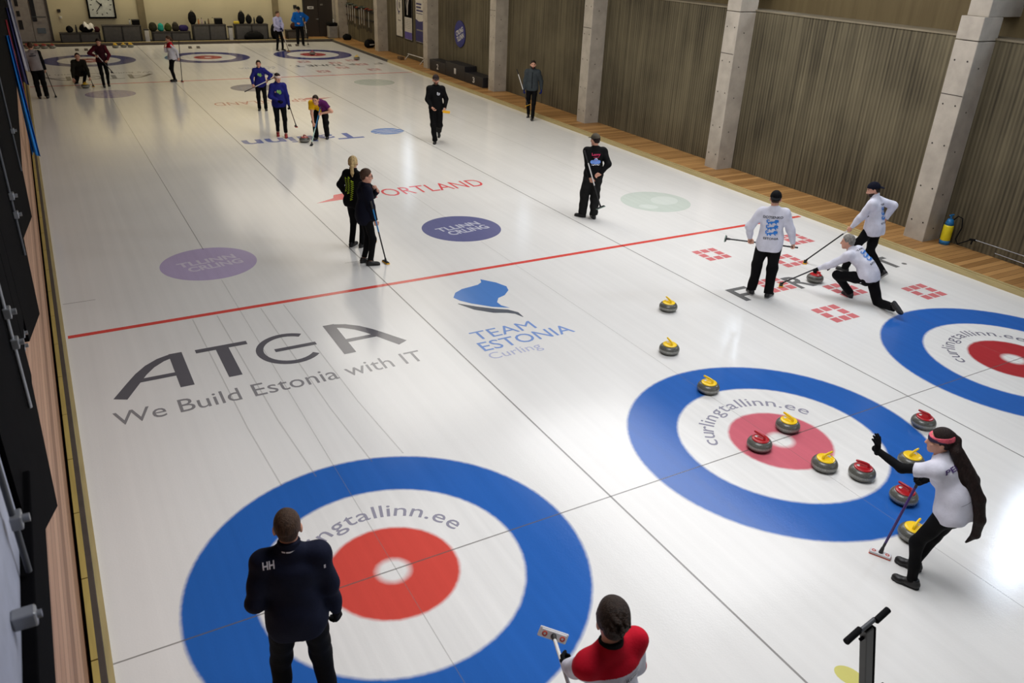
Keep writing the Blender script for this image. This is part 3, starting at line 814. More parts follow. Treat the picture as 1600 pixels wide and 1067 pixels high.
def nets(f, lo, vox):
    """Surface nets: one vertex per crossed cell, one quad per crossed edge."""
    f = np.clip(f, -4 * vox, 4 * vox); ins = f < 0
    nx, ny, nz = [k - 1 for k in f.shape]
    cnt = np.zeros((nx, ny, nz), np.int8)
    for i in (0, 1):
        for j in (0, 1):
            for k in (0, 1):
                cnt += ins[i:nx + i, j:ny + j, k:nz + k]
    act = np.argwhere((cnt > 0) & (cnt < 8))
    if len(act) == 0: return np.zeros((0, 3)), np.zeros((0, 4), int)
    idx = -np.ones((nx, ny, nz), np.int64); idx[act[:, 0], act[:, 1], act[:, 2]] = np.arange(len(act))
    acc = np.zeros((len(act), 3)); num = np.zeros(len(act))
    cor = [(i, j, k) for i in (0, 1) for j in (0, 1) for k in (0, 1)]
    val = {c: f[act[:, 0] + c[0], act[:, 1] + c[1], act[:, 2] + c[2]].astype(float) for c in cor}
    for c in cor:
        for a in range(3):
            if c[a]: continue
            d = list(c); d[a] = 1; d = tuple(d)
            v0, v1 = val[c], val[d]; m = (v0 < 0) != (v1 < 0)
            t = np.where(m, v0 / np.where(m, v0 - v1, 1), 0)
            p = np.tile(np.array(c, float), (len(act), 1)); p[:, a] = t
            acc += np.where(m[:, None], p, 0); num += m
    V = (act + acc / num[:, None]) * vox + lo
    F = []
    for a in range(3):
        b, c = (a + 1) % 3, (a + 2) % 3
        sh = list(f.shape); s0 = [slice(0, sh[0]), slice(0, sh[1]), slice(0, sh[2])]
        s1 = list(s0); s0[a] = slice(0, sh[a] - 1); s1[a] = slice(1, sh[a])
        e = np.argwhere(ins[tuple(s0)] != ins[tuple(s1)])
        ok = (e[:, b] > 0) & (e[:, c] > 0) & (e[:, b] < sh[b] - 1) & (e[:, c] < sh[c] - 1); e = e[ok]
        db = np.zeros(3, int); db[b] = 1; dc = np.zeros(3, int); dc[c] = 1
        q = [idx[tuple((e - o).T)] for o in (db + dc, dc, 0 * db, db)]
        fwd = ins[e[:, 0], e[:, 1], e[:, 2]]
        quad = np.stack(q, 1); quad[~fwd] = quad[~fwd][:, ::-1]
        F.append(quad)
    F = np.concatenate(F); F = F[(F >= 0).all(1)]
    return V, F

def skin_obj(name, blocks, mats, parent, mi=None):
    """blocks: list of (V, F); mi: function(centres) -> material indices."""
    Vs = []; Fs = []; k = 0
    for V, F in blocks:
        Vs.append(V); Fs.append(F + k); k += len(V)
    V = np.concatenate(Vs); F = np.concatenate(Fs)
    me = bpy.data.meshes.new(name)
    me.vertices.add(len(V)); me.vertices.foreach_set('co', V.astype(np.float32).ravel())
    me.loops.add(4 * len(F)); me.loops.foreach_set('vertex_index', F.astype(np.int32).ravel())
    me.polygons.add(len(F)); me.polygons.foreach_set('loop_start', np.arange(0, 4 * len(F), 4, dtype=np.int32))
    me.polygons.foreach_set('loop_total', np.full(len(F), 4, np.int32))
    me.update(calc_edges=True); me.validate()
    o = link(name, me, mats, parent, True)
    if mi is not None:
        me.polygons.foreach_set('material_index', np.asarray(mi(V[F].mean(1)), np.int32)[:len(me.polygons)])
    return o

def frame(yaw=0, pitch=0, roll=0):
    """Columns right, forward, up. yaw turns to the own right, pitch bends forward, roll bends to the own right."""
    y, p, r = [math.radians(a) for a in (yaw, pitch, roll)]
    right = V3(math.cos(y), -math.sin(y), 0); fw = V3(math.sin(y), math.cos(y), 0); up = V3(0, 0, 1)
    f2 = fw * math.cos(p) - up * math.sin(p); u2 = up * math.cos(p) + fw * math.sin(p)
    r3 = right * math.cos(r) - u2 * math.sin(r); u3 = u2 * math.cos(r) + right * math.sin(r)
    return np.stack([r3, f2, u3], 1)

def ik(a, b, la, lb, pole):
    d = b - a; L = np.linalg.norm(d); L2 = min(max(L, 0.12), (la + lb) * 0.998)
    dn = unit(d); b2 = a + dn * L2
    x = (la * la - lb * lb + L2 * L2) / (2 * L2); h = math.sqrt(max(la * la - x * x, 0))
    pl = V3(pole); pl = unit(pl - dn * (pl @ dn))
    return a + dn * x + pl * h, b2

skin_m = mat('skin', rgb(206, 152, 128), 0.55, var=0.06, scale=20)
eye_m = mat('eye_dark', rgb(40, 30, 28), 0.3)
lip_m = mat('lips', rgb(168, 92, 84), 0.5)
HAIR = {k: mat('hair_' + k, c, 0.55, var=0.5, spec=0.2, scale=70, bump=0.5, bscale=160, stretch=(1, 1, 0.25)) for k, c in
        dict(dark=rgb(44, 32, 25), brown=rgb(74, 54, 40), blonde=rgb(196, 168, 118), grey=rgb(134, 130, 124), short=rgb(66, 48, 36), black=rgb(32, 20, 17)).items()}
def cloth(n, c, rough=0.8): return mat('cloth_' + n, c, rough, var=0.10, scale=9, bump=0.12, bscale=70, spec=0.12)
C_BLACK = cloth('black', rgb(13, 13, 15)); C_PANTS = cloth('black_trousers', rgb(11, 11, 13)); C_NAVY = cloth('navy', rgb(20, 24, 42)); C_WHITE = cloth('white', rgb(212, 212, 224))
C_BLUE = cloth('royal_blue', rgb(34, 36, 110)); C_AZURE = cloth('azure', rgb(20, 92, 178)); C_LAV = cloth('lavender', rgb(178, 178, 212)); C_YEL = cloth('yellow', rgb(236, 184, 24))
C_PURP = cloth('purple', rgb(84, 28, 84)); C_MAR = cloth('maroon', rgb(84, 22, 34)); C_SLATE = cloth('slate', rgb(60, 66, 70)); C_RED = cloth('red', rgb(190, 20, 42)); C_DKN = cloth('dark_navy', rgb(16, 18, 32))
C_OLIVE = cloth('olive_black', rgb(38, 36, 30)); C_GREYV = cloth('grey_vest', rgb(142, 136, 138)); C_DRED = cloth('dark_red', rgb(52, 18, 26)); C_CAMO = cloth('camouflage_cap', rgb(78, 72, 62)); C_JEANS = cloth('grey_trousers', rgb(44, 44, 44))
SHOE = mat('shoe_black', rgb(18, 18, 20), 0.45, var=0.2); SOLE_D = mat('sole_dark', rgb(30, 30, 32), 0.7); SOLE_W = mat('sole_pale', rgb(150, 148, 146), 0.6); SHOE_R = mat('shoe_red', rgb(150, 34, 40), 0.6)

def hand_sdf(S, W, d, n, curl, side, s=1.0, spread=0.0, thumb=1.0):
    """Palm, five fingers: W wrist, d direction of the hand, n where the palm faces, side +1 for a right hand."""
    d = unit(d); n = unit(n - d * (n @ d)); t = np.cross(d, n) * side            # t points to the thumb side
    kn = []
    for i, off in enumerate((0.030, 0.010, -0.010, -0.029)):
        b = W + (d * (0.088, 0.092, 0.089, 0.080)[i] + t * off) * s; kn.append(b)
        S.cap(W + (d * 0.012 + t * off * 0.55) * s, b, 0.0150 * s, 0.0115 * s, 0.014)
    S.cap(W - d * 0.03 * s, W + d * 0.02 * s, 0.024 * s, 0.023 * s, 0.02)
    for i, b in enumerate(kn):
        L = (0.072, 0.080, 0.074, 0.060)[i] * s; a = math.radians(12 + 58 * curl + 4 * i); p = b
        sp = t * (1.5 - i) * spread
        for j, fr in enumerate((0.45, 0.31, 0.24)):
            v = unit(d * math.cos(a) + n * math.sin(a) + sp); q = p + v * L * fr
            S.cap(p, q, (0.0094, 0.0085, 0.0078)[j] * s, (0.0085, 0.0078, 0.0068)[j] * s, 0.004); p = q
            a += math.radians((62, 52, 0)[j] * curl + 6)
    p = W + (d * 0.028 + t * 0.022) * s
    v = unit(d * 0.62 + t * 0.75 * thumb + n * (0.15 + 0.55 * curl)); q = p + v * 0.042 * s
    S.cap(p, q, 0.0150 * s, 0.0112 * s, 0.012)
    v2 = unit(d * 0.85 + t * (0.30 - 0.55 * curl) + n * (0.15 + 0.7 * curl)); r = q + v2 * 0.034 * s
    S.cap(q, r, 0.0108 * s, 0.0098 * s, 0.004); S.cap(r, r + v2 * 0.024 * s, 0.0098 * s, 0.0078 * s, 0.004)

def person(label, base, heading, H, pose, wear, w=1.0, fem=False, vox=0.009, belly=0.0, cat='person'):
    s = H / 1.78; pz = pose
    root = thing('person', label, cat, (base[0], base[1], 0.0), -math.radians(heading))
    J = {}
    pel = V3(pz.get('pelvis', (0, 0, 0.955 * s)))
    lean, side, twist = pz.get('lean', 2), pz.get('side', 0), pz.get('twist', 0)
    Mp = frame(pz.get('pyaw', 0), 0.45 * lean + pz.get('ptilt', 0), 0.4 * side); Mc = frame(twist, lean, side); Mm = frame(twist * 0.5 + pz.get('pyaw', 0) * 0.5, 0.75 * lean, 0.7 * side)
    rp, fp, up = Mp.T; rc, fc, uc = Mc.T; um = Mm[:, 2]
    waist = pel + up * 0.12 * s; chest = waist + um * 0.19 * s; sc = chest + uc * 0.185 * s; nb = sc + uc * 0.055 * s - fc * 0.008 * s
    hy, hp, hr = pz.get('head', (0, 0, 0)); Mh = frame(twist + hy, lean * 0.35 + hp, side * 0.3 + hr); rh, fh, uh = Mh.T
    hc = nb + uc * 0.045 * s + uh * 0.108 * s + fh * 0.018 * s
    shw = (0.150 if fem else 0.168) * s * w
    shr = pz.get('shrug', (0, 0))
    J['sh'] = [sc - rc * shw - uc * (0.020 - shr[0]) * s, sc + rc * shw - uc * (0.020 - shr[1]) * s]
    hipw = 0.092 * s * (1.05 if fem else 1.0)
    J['hip'] = [pel - rp * hipw - up * 0.03 * s, pel + rp * hipw - up * 0.03 * s]
    # legs
    ft = pz.get('feet', ((-0.10, 0, 0, -8, 0), (0.10, 0, 0, 8, 0)))
    kp = pz.get('knees', ((-0.08, 1, 0), (0.08, 1, 0)))
    J['kn'] = []; J['an'] = []; J['ff'] = []
    for i in (0, 1):
        x, y, z, yaw, pit = ft[i]
        Mf = frame(yaw, pit, ft[i][5] if len(ft[i]) > 5 else 0) if not isinstance(yaw, np.ndarray) else yaw
        an = V3(x, y, z) + Mf[:, 2] * 0.082 * s
        k, an2 = ik(J['hip'][i], an, 0.435 * s, 0.425 * s, kp[i]); J['kn'].append(k); J['an'].append(an2)
        J['ff'].append((an2 - Mf[:, 2] * 0.082 * s, Mf))
    # arms
    J['el'] = []; J['wr'] = []; J['hd'] = []
    tgt = (pz.get('lh'), pz.get('rh')); ep = pz.get('elbows', ((-0.6, -0.8, -0.3), (0.6, -0.8, -0.3)))
    pn = (pz.get('lpalm'), pz.get('rpalm')); la, lb = 0.290 * s, 0.262 * s
    hdirs = (pz.get('ldir'), pz.get('rdir'))
    for i in (0, 1):
        sg = -1 if i == 0 else 1
        T = V3(tgt[i]) if tgt[i] is not None else J['sh'][i] + V3(sg * 0.075, 0.03, -0.60) * s
        wr = T + unit(J['sh'][i] - T) * 0.07 * s
        for _ in range(3):
            e, wr2 = ik(J['sh'][i], wr, la, lb, ep[i])
            hd = unit(V3(hdirs[i])) if hdirs[i] is not None else unit(wr2 - e)
            wr = T - hd * 0.075 * s
        e, wr2 = ik(J['sh'][i], wr, la, lb, ep[i])
        J['el'].append(e); J['wr'].append(wr2)
        hd = unit(V3(hdirs[i])) if hdirs[i] is not None else unit(wr2 - e)
        n = V3(pn[i]) if pn[i] is not None else V3(-sg, 0.15, 0) ; J['hd'].append((hd, n))
    curl = pz.get('curl', (0.35, 0.35)); spread = pz.get('spread', (0.0, 0.0))
    J.update(pel=pel, waist=waist, chest=chest, sc=sc, nb=nb, hc=hc, Mp=Mp, Mc=Mc, Mh=Mh, s=s)
    bw = w * (0.94 if fem else 1.0)
    def torso(S, g=0.0, k=0.09, lowcut=(), topcut=()):
        S.ell(pel, V3(0.165 * (1.04 if fem else 1.0) * w + g, 0.118 + g + belly * 0.3, 0.115 + g) * s, Mp, k, lowcut)
        S.ell(waist + up * 0.03 * s + fp * belly * 0.35, V3(0.138 * bw + g, 0.104 + g + belly * 0.6, 0.14) * s, Mm, k, lowcut)
        S.ell(chest + uc * 0.01 * s, V3(0.156 * bw + g, 0.110 + g + belly * 0.2, 0.165) * s, Mc, k)
        S.ell(sc - uc * 0.075 * s - fc * 0.015 * s, V3(0.150 * bw + g, 0.085 + g, 0.075) * s, Mc, k)
        S.cap(J['sh'][0], J['sh'][1], (0.052 + g) * s, (0.052 + g) * s, 0.05)
        for i in (0, 1): S.cap(nb - uc * 0.02 * s, J['sh'][i] - (J['sh'][i] - nb) * 0.15, (0.050 + g * 0.6) * s, (0.040 + g) * s, 0.05, topcut)
        S.cap(sc - uc * 0.01 * s, nb + uc * 0.012 * s, (0.066 + g) * s, (0.054 + g * 0.5) * s, 0.05, topcut)
        if fem:
            for sg in (-1, 1): S.ell(chest + uc * 0.03 * s + fc * 0.085 * s + rc * sg * 0.07 * s, V3(0.062, 0.05, 0.06) * s, Mc, 0.04)
    # ---- body skin
    S = SDF(); torso(S)
    for i in (0, 1):
        S.cap(J['sh'][i], J['el'][i], 0.050 * s * bw, 0.037 * s * bw, 0.05); S.cap(J['el'][i], J['wr'][i], 0.038 * s * bw, 0.025 * s, 0.03)
        S.cap(J['hip'][i], J['kn'][i], 0.078 * s * w, 0.050 * s, 0.06); S.cap(J['kn'][i], J['an'][i], 0.048 * s, 0.034 * s, 0.03)
    blocks = [S.mesh(max(vox, 0.011))]
    Hd = SDF(); hs = s * pz.get('headsize', 1.0)
    def hl(x, y, z): return hc + Mh @ (V3(x, y, z) * hs)
    Hd.cap(nb - uc * 0.03 * s, hl(0, -0.015, -0.05), 0.056 * s, 0.050 * s, 0.03)
    Hd.ell(hl(0, -0.012, 0.028), V3(0.076, 0.096, 0.094) * hs, Mh, 0.03); Hd.ell(hl(0, 0.030, -0.045), V3(0.060, 0.066, 0.078) * hs, Mh, 0.04)
    Hd.cap(hl(-0.016, 0.068, -0.100), hl(0.016, 0.068, -0.100), 0.020 * hs, 0.020 * hs, 0.03)
    Hd.cap(hl(0, 0.090, 0.008), hl(0, 0.110, -0.034), 0.010 * hs, 0.0145 * hs, 0.012)
    Hd.cap(hl(-0.036, 0.078, 0.026), hl(0.036, 0.078, 0.026), 0.014 * hs, 0.014 * hs, 0.015)
    Hd.cap(hl(-0.016, 0.089, -0.066), hl(0.016, 0.089, -0.066), 0.0085 * hs, 0.0085 * hs, 0.01)
    for sg in (-1, 1):
        Hd.ell(hl(sg * 0.082, -0.010, -0.012), V3(0.012, 0.022, 0.034) * hs, Mh, 0.008)
        Hd.ell(hl(sg * 0.045, 0.062, -0.022), V3(0.022, 0.022, 0.018) * hs, Mh, 0.02)
    blocks.append(Hd.mesh(min(vox, 0.0065)))
    hands = []
    for i in (0, 1):
        G = SDF(); hand_sdf(G, J['wr'][i], J['hd'][i][0], J['hd'][i][1], curl[i], -1 if i == 0 else 1, s * 0.98, spread[i]); hands.append(G)
        blocks.append(G.mesh(0.005 if vox < 0.009 else 0.006))
    hair_m = wear.get('hair_mat', HAIR['dark'])
    beard = wear.get('beard')
    def face(c):
        q = (c - hc) @ Mh / hs; m = np.zeros(len(c), int)
        for sg in (-1, 1):
            m[((q - V3(sg * 0.032, 0.088, 0.006)) ** 2 * V3(1, 1, 3)).sum(1) < 0.0125 ** 2] = 1
            m[((q - V3(sg * 0.034, 0.090, 0.030)) ** 2 * V3(1, 1, 14)).sum(1) < 0.022 ** 2] = 3
        m[((q - V3(0, 0.095, -0.067)) ** 2 * V3(1, 1, 6)).sum(1) < 0.024 ** 2] = 2
        if beard:
            m[(q[:, 2] < -0.048) & (q[:, 2] > -0.13) & (q[:, 1] > 0.0) & (m == 0)] = 3
        return m
    body = skin_obj('body', blocks, [skin_m, eye_m, lip_m, hair_m], root, face)
    # ---- trousers
    tr = wear.get('trousers', C_PANTS); lo_ = wear.get('loose', 0.0)
    S = SDF(); S.ell(pel, V3(0.172 * (1.04 if fem else 1) * w, 0.126 + belly * 0.3, 0.13) * s, Mp, 0.06, [(waist + up * 0.0 * s, up)])
    for sg in (-1, 1): S.ell(pel - fp * 0.055 * s - up * 0.045 * s + rp * sg * 0.075 * s, V3(0.085 * w, 0.075, 0.085) * s, Mp, 0.05)
    for i in (0, 1):
        kn, an = J['kn'][i], J['an'][i]; dn = unit(an - kn)
        S.cap(J['hip'][i] + up * 0.02 * s, kn, (0.094 * w + lo_ * 0.4) * s, (0.063 + lo_) * s, 0.05)
        S.cap(kn, an + dn * 0.03 * s, (0.063 + lo_) * s, (0.048 + lo_ * 1.2) * s, 0.04, [(an + dn * wear.get('leglen', 0.012) * s, dn)])
    trous = skin_obj('trousers', [S.mesh(max(vox, 0.008), 0, 0.0035 + lo_ * 0.12, int(H * 1000) % 97)], tr, root)
    # ---- top
    tops = wear['top'] if isinstance(wear['top'], list) else [wear['top']]
    g = wear.get('puff', 0.012); sl = wear.get('sleeve', 'long')
    hem = wear.get('hem', 0.02); hc_ = [(pel - up * hem * s, -up)]
    S = SDF(); torso(S, g, 0.09, hc_, [(nb + uc * 0.022 * s, unit(uc + fc * 0.25))])
    S.ell(pel + up * 0.01 * s - fp * 0.012 * s, V3(0.172 * (1.03 if fem else 1) * w + g * 0.6, 0.146 + g * 0.7 + belly * 0.45, 0.30) * s, Mp, 0.06, hc_)
    for sg in (-1, 1): S.ell(pel - fp * 0.055 * s - up * 0.035 * s + rp * sg * 0.075 * s, V3(0.085 * w + g, 0.079 + g, 0.12) * s, Mp, 0.05, hc_)
    for i in (0, 1):
        e, wr = J['el'][i], J['wr'][i]
        if sl == 'long':
            da = unit(wr - e)
            S.cap(J['sh'][i], e, (0.055 * bw + g) * s, (0.045 * bw + g) * s, 0.05); S.cap(e, wr + da * 0.02, (0.047 * bw + g) * s, (0.031 + g * 0.5) * s, 0.03, [(wr - da * 0.005, da)])
        else:
            da = unit(e - J['sh'][i])
            S.cap(J['sh'][i], e + da * 0.05, (0.060 * bw + g) * s, (0.058 * bw + g) * s, 0.05, [(J['sh'][i] + da * 0.62 * np.linalg.norm(e - J['sh'][i]), da)])
    tfn = wear.get('top_fn')
    top = skin_obj(wear.get('top_name', 'shirt'), [S.mesh(min(vox, 0.008), 0, wear.get('fold', 0.004), int(H * 777) % 89)], tops, root,
                   (lambda c: tfn(c, J)) if tfn else None)
    if wear.get('collar'):
        S = SDF(); S.cap(nb - uc * 0.02 * s, nb + uc * 0.10 * s + fc * 0.006, 0.072 * s, 0.074 * s, 0.02)
        S.cut(nb + uc * wear.get('collar_h', 0.07) * s, unit(uc + fc * 0.2)); J['collar'] = skin_obj('collar', [S.mesh(min(vox, 0.007))], wear['collar'], top)
    if wear.get('undersleeve'):
        for i in (0, 1):
            e, wr = J['el'][i], J['wr'][i]; S = SDF(); da = unit(wr - e)
            S.cap(J['sh'][i], e, 0.054 * s, 0.043 * s, 0.03); S.cap(e, wr + da * 0.02, 0.043 * s, 0.031 * s, 0.03)
            skin_obj('sleeve', [S.mesh(min(vox, 0.007), 0, 0.002, i)], wear['undersleeve'], root)
    # ---- gloves
    if wear.get('gloves'):
        for i in (0, 1):
            skin_obj('glove', [hands[i].mesh(0.005, 0.003)], wear['gloves'], root)
    # ---- shoes
    for i in (0, 1):
        o, Mf = J['ff'][i]
        def fl(x, y, z): return o + Mf @ (V3(x, y, z) * s)
        S = SDF()
        S.cap(fl(0, -0.045, 0.040), fl(0, 0.02, 0.046), 0.036 * s, 0.038 * s, 0.03); S.cap(fl(0, 0.02, 0.046), fl(0, 0.13, 0.030), 0.039 * s, 0.034 * s, 0.03)
        S.cap(fl(-0.012, 0.11, 0.026), fl(0.012, 0.15, 0.024), 0.034 * s, 0.030 * s, 0.03); S.cap(fl(0, -0.028, 0.05), fl(0, -0.022, 0.098), 0.040 * s, 0.042 * s, 0.03, [(fl(0, 0, 0.102), Mf[:, 2])])
        S.cut(fl(0, 0, 0.012), -Mf[:, 2])
        sh = skin_obj('shoe', [S.mesh(min(vox, 0.008))], wear.get('shoes', SHOE), root)
        S = SDF(); S.cap(fl(0, -0.045, 0.01), fl(0, 0.05, 0.01), 0.038 * s, 0.039 * s, 0.01); S.cap(fl(0, 0.05, 0.01), fl(0, 0.145, 0.01), 0.041 * s, 0.036 * s, 0.01)
        S.cut(fl(0, 0, 0.018), Mf[:, 2]); S.cut(fl(0, 0, 0.0), -Mf[:, 2])
        skin_obj('sole', [S.mesh(0.007)], wear.get('soles', SOLE_D), sh)
    # ---- hair
    st = wear.get('hair', 'short')
    S = SDF(); th = {'short': 0.007, 'crop': 0.004, 'full': 0.016, 'tied': 0.012, 'long': 0.014}[st]
    S.ell(hl(0, -0.014, 0.030), V3(0.078 + th, 0.098 + th, 0.096 + th) * hs, Mh, 0.02, [(hl(0, 0.074, 0.082), Mh @ unit(V3(0, 0.80, -0.62))), (hl(0, 0, -0.020), Mh @ unit(V3(0, -0.25, -1)))])
    if st in ('short', 'crop', 'full'):
        S.ell(hl(0, -0.052, -0.022), V3(0.060 + th * 0.3, 0.050 + th * 0.7, 0.052) * hs, Mh, 0.03, [(hl(0, 0, -0.058), -uh)])
    if st == 'full':
        S.ell(hl(0.005, 0.005, 0.085), V3(0.070, 0.088, 0.055) * hs, Mh, 0.04)
    if st in ('tied', 'long'):
        S.ell(hl(0, -0.050, -0.020), V3(0.068, 0.060, 0.062) * hs, Mh, 0.03)
    if wear.get('tufts'):
        rt = np.random.RandomState(4)
        for _ in range(wear['tufts']):
            a = rt.uniform(0, 2 * math.pi); e = rt.uniform(-0.15, 1.5); c = V3(math.cos(a) * math.cos(e), math.sin(a) * math.cos(e), math.sin(e))
            if c[1] > 0.7 and c[2] < 0.6: continue
            p = c * V3(0.080, 0.100, 0.100) + V3(0, -0.010, 0.036); q_ = p + V3(rt.uniform(-.01, .01), -0.05, -0.02 + rt.uniform(-.01, .01)) * 0.8; q_ = q_ * 1.03
            S.cap(hl(*p), hl(*q_), 0.0125 * hs, 0.005 * hs, 0.008)
    for pts, rs in wear.get('locks', ()):
        S.chain([hl(*p) if len(p) == 3 else V3(p[:3]) for p in pts], [r * s for r in rs], 0.02)
    if st != 'none':
        skin_obj('hair', [S.mesh(0.006 if vox < 0.009 else 0.008, 0, 0.0015)], hair_m, root)
    # ---- hats and bands
    if wear.get('cap'):
        cm, back = wear['cap']; S = SDF()
        S.ell(hl(0, -0.010, 0.034), V3(0.090, 0.112, 0.105) * hs, Mh, 0.02); S.cut(hl(0, 0.0, 0.030), Mh @ unit(V3(0, -0.10 if not back else 0.22, -1)))
        cp = skin_obj('cap', [S.mesh(0.007)], cm, root)
        S = SDF(); y = -0.115 if back else 0.118
        S.ell(hl(0, y, 0.040 if not back else 0.018), V3(0.074, 0.078, 0.010) * hs, Mh @ frame(0, 10 if not back else -25, 0), 0.01); skin_obj('brim', [S.mesh(0.006)], wear.get('brim', cm), cp)
    if wear.get('band'):
        S = SDF(); S.ell(hl(0, -0.012, 0.028), V3(0.096, 0.118, 0.118) * hs, Mh, 0.02)
        nrm = Mh @ unit(V3(0, 0.18, 1)); S.cut(hl(0, 0, 0.074), nrm); S.cut(hl(0, 0, 0.022), -nrm)
        skin_obj('headband', [S.mesh(0.006)], wear['band'], root, wear.get('band_fn') and (lambda c: wear['band_fn']((c - hc) @ Mh / hs)))
    if wear.get('specs'):
        q = MB()
        for sg in (-1, 1):
            q.tube([hl(sg * 0.034 + 0.022 * math.cos(a * math.pi / 6), 0.104, 0.006 + 0.017 * math.sin(a * math.pi / 6)) for a in range(13)], 0.003, 6)
            q.tube([hl(sg * 0.056, 0.102, 0.008), hl(sg * 0.080, 0.06, 0.01), hl(sg * 0.082, -0.01, 0.006)], 0.0028, 6)
        q.tube([hl(-0.012, 0.106, 0.008), hl(0.012, 0.106, 0.008)], 0.003, 6); q.build('glasses', eye_m, root)
    if wear.get('lanyard'):
        q = MB(); q.tube([nb + rc * 0.03, nb + rc * 0.02 + fc * 0.1 - uc * 0.1], 0.004, 6); q.build('lanyard', C_WHITE, top)
    J['top'] = top; J['trousers'] = trous; J['root'] = root; J['body'] = body
    return J

def print_on(J, name, vf, m, back=True, up=0.0, right=0.0, size=(0.3, 0.06), target='top', off=0.008, dirv=None, rightv=None, org=None, upv=None):
    """Lay a flat print on the cloth: centred at chest + offsets, projected along the chest's own axis."""
    o = J[target]; me = o.data
    bvh = BVHTree.FromPolygons([v.co[:] for v in me.vertices], [tuple(p.vertices) for p in me.polygons])
    rc, fc, uc = J['Mc'].T
    d = unit(dirv) if dirv is not None else (fc if back else -fc); r = unit(rightv) if rightv is not None else (rc if back else -rc); u = unit(upv) if upv is not None else uc
    c = (J['chest'] if org is None else org) + u * up + r * right - d * 0.6
    V, F = fit2(vf, -size[0] / 2, -size[1] / 2, size[0] / 2, size[1] / 2)
    out = []
    for x, y in V:
        p = Vector(c + r * x + u * y); h, nrm, i, ds = bvh.ray_cast(p, Vector(d))
        out.append(tuple((h if h is not None else p + Vector(d) * 0.5) - Vector(d) * off))
    me2 = bpy.data.meshes.new(name); me2.from_pydata(out, [], F)
    return link(name, me2, m, o)
def grid2(vf, n=6):
    """Split long faces of a flat print so it can follow a curved back."""
    V, F = vf; me = bpy.data.meshes.new('g'); me.from_pydata([(x, y, 0) for x, y in V], [], F)
    bm = bmesh.new(); bm.from_mesh(me); bmesh.ops.triangulate(bm, faces=list(bm.faces))
    lim = max(x for x, y in V) - min(x for x, y in V)
    for _ in range(3):
        ed = [e for e in bm.edges if e.calc_length() > lim / n]
        if ed: bmesh.ops.subdivide_edges(bm, edges=ed, cuts=1)
        bmesh.ops.triangulate(bm, faces=list(bm.faces))
    bm.verts.index_update(); out = [(v.co.x, v.co.y) for v in bm.verts], [tuple(v.index for v in f.verts) for f in bm.faces]
    bm.free(); bpy.data.meshes.remove(me); return out
LION = [(0.02, 0.42), (0.0, 0.30), (0.06, 0.22), (0.10, 0.32), (0.16, 0.40), (0.26, 0.40), (0.34, 0.50), (0.52, 0.50), (0.62, 0.56), (0.66, 0.74), (0.74, 0.80), (0.86, 0.78), (0.96, 0.66), (0.98, 0.52), (0.90, 0.46), (0.99, 0.34), (0.94, 0.28), (0.84, 0.36), (0.80, 0.22), (0.88, 0.10), (0.78, 0.08), (0.70, 0.24), (0.64, 0.32), (0.52, 0.28), (0.44, 0.14), (0.50, 0.04), (0.40, 0.02), (0.34, 0.16), (0.26, 0.26), (0.22, 0.12), (0.26, 0.02), (0.14, 0.02), (0.12, 0.16), (0.12, 0.26)]
TAIL = ribbon([(0.10, 0.36), (0.02, 0.56), (0.08, 0.74), (0.20, 0.70), (0.16, 0.60)], [0.10, 0.10, 0.11, 0.10, 0.12])
def lions():
    ps = []
    for k in range(3):
        for v, f in (poly2(LION), TAIL):
            ps.append(([(x, y * 1.18 + (2 - k) * 0.98) for x, y in v], f))
    return grid2(join2(*ps), 8)
# ------------------------------------------------------------------ the people and their brooms
def wl(base, heading, p):
    a = math.radians(heading)
    return (base[0] + p[0] * math.cos(a) + p[1] * math.sin(a), base[1] - p[0] * math.sin(a) + p[1] * math.cos(a), p[2])
def held(base, heading, a, b, label, **kw):
    if 'yaw' in kw: kw['yaw'] = math.radians(kw['yaw'] - heading)
    return broom(label, wl(base, heading, a), wl(base, heading, b), **kw)
PRINT_W = mat('print_white', rgb(214, 214, 222), 0.6); PRINT_D = mat('print_dark', rgb(28, 30, 48), 0.6); PRINT_B = mat('print_blue', rgb(34, 120, 206), 0.6)
PRINT_N = mat('print_neon', rgb(190, 222, 40), 0.6); PRINT_G = mat('print_green', rgb(120, 172, 90), 0.6); PRINT_P = mat('print_pink', rgb(214, 40, 96), 0.6); PRINT_LB = mat('print_light_blue', rgb(110, 150, 224), 0.6); PRINT_V = mat('print_violet', rgb(64, 40, 96), 0.6)

# 1 man in navy on the near house
B, H = (-6.01, -1.12), 13
J = person('person in a dark navy jacket seen from behind, standing on the first house', B, H, 1.84,
    dict(feet=((-0.17, 0.0, 0, -14, 0), (0.17, -0.02, 0, 16, 0)), lh=(-0.10, 0.22, 1.04), rh=(0.285, 0.05, 0.80), elbows=((-0.55, -0.8, -0.5), (0.5, -0.9, 0)), head=(2, 6, 0), rpalm=(-0.7, 0.5, 0), curl=(0.6, 0.55), lean=2),
    dict(top=C_NAVY, top_name='jacket', puff=0.016, hem=0.10, fold=0.005, collar=C_NAVY, collar_h=0.066, gloves=C_BLACK, hair='short', hair_mat=HAIR['short'], trousers=C_PANTS, loose=0.012), w=1.06, vox=0.006, belly=0.02)
print_on(J, 'shoulder_logo', grid2(text2('HH', 0.03)), PRINT_W, up=0.20, right=-0.14, size=(0.075, 0.052))
print_on(J, 'collar_print', grid2(join2(rect2(0, 0, 0.22, 1), rect2(0.28, 0, 1, 1))), PRINT_W, up=0.275, right=0.0, size=(0.10, 0.012), target='collar', off=0.004)
print_on(J, 'sleeve_mark', rect2(0, 0, 1, 1), PRINT_W, up=0.12, right=0.215, size=(0.012, 0.03))

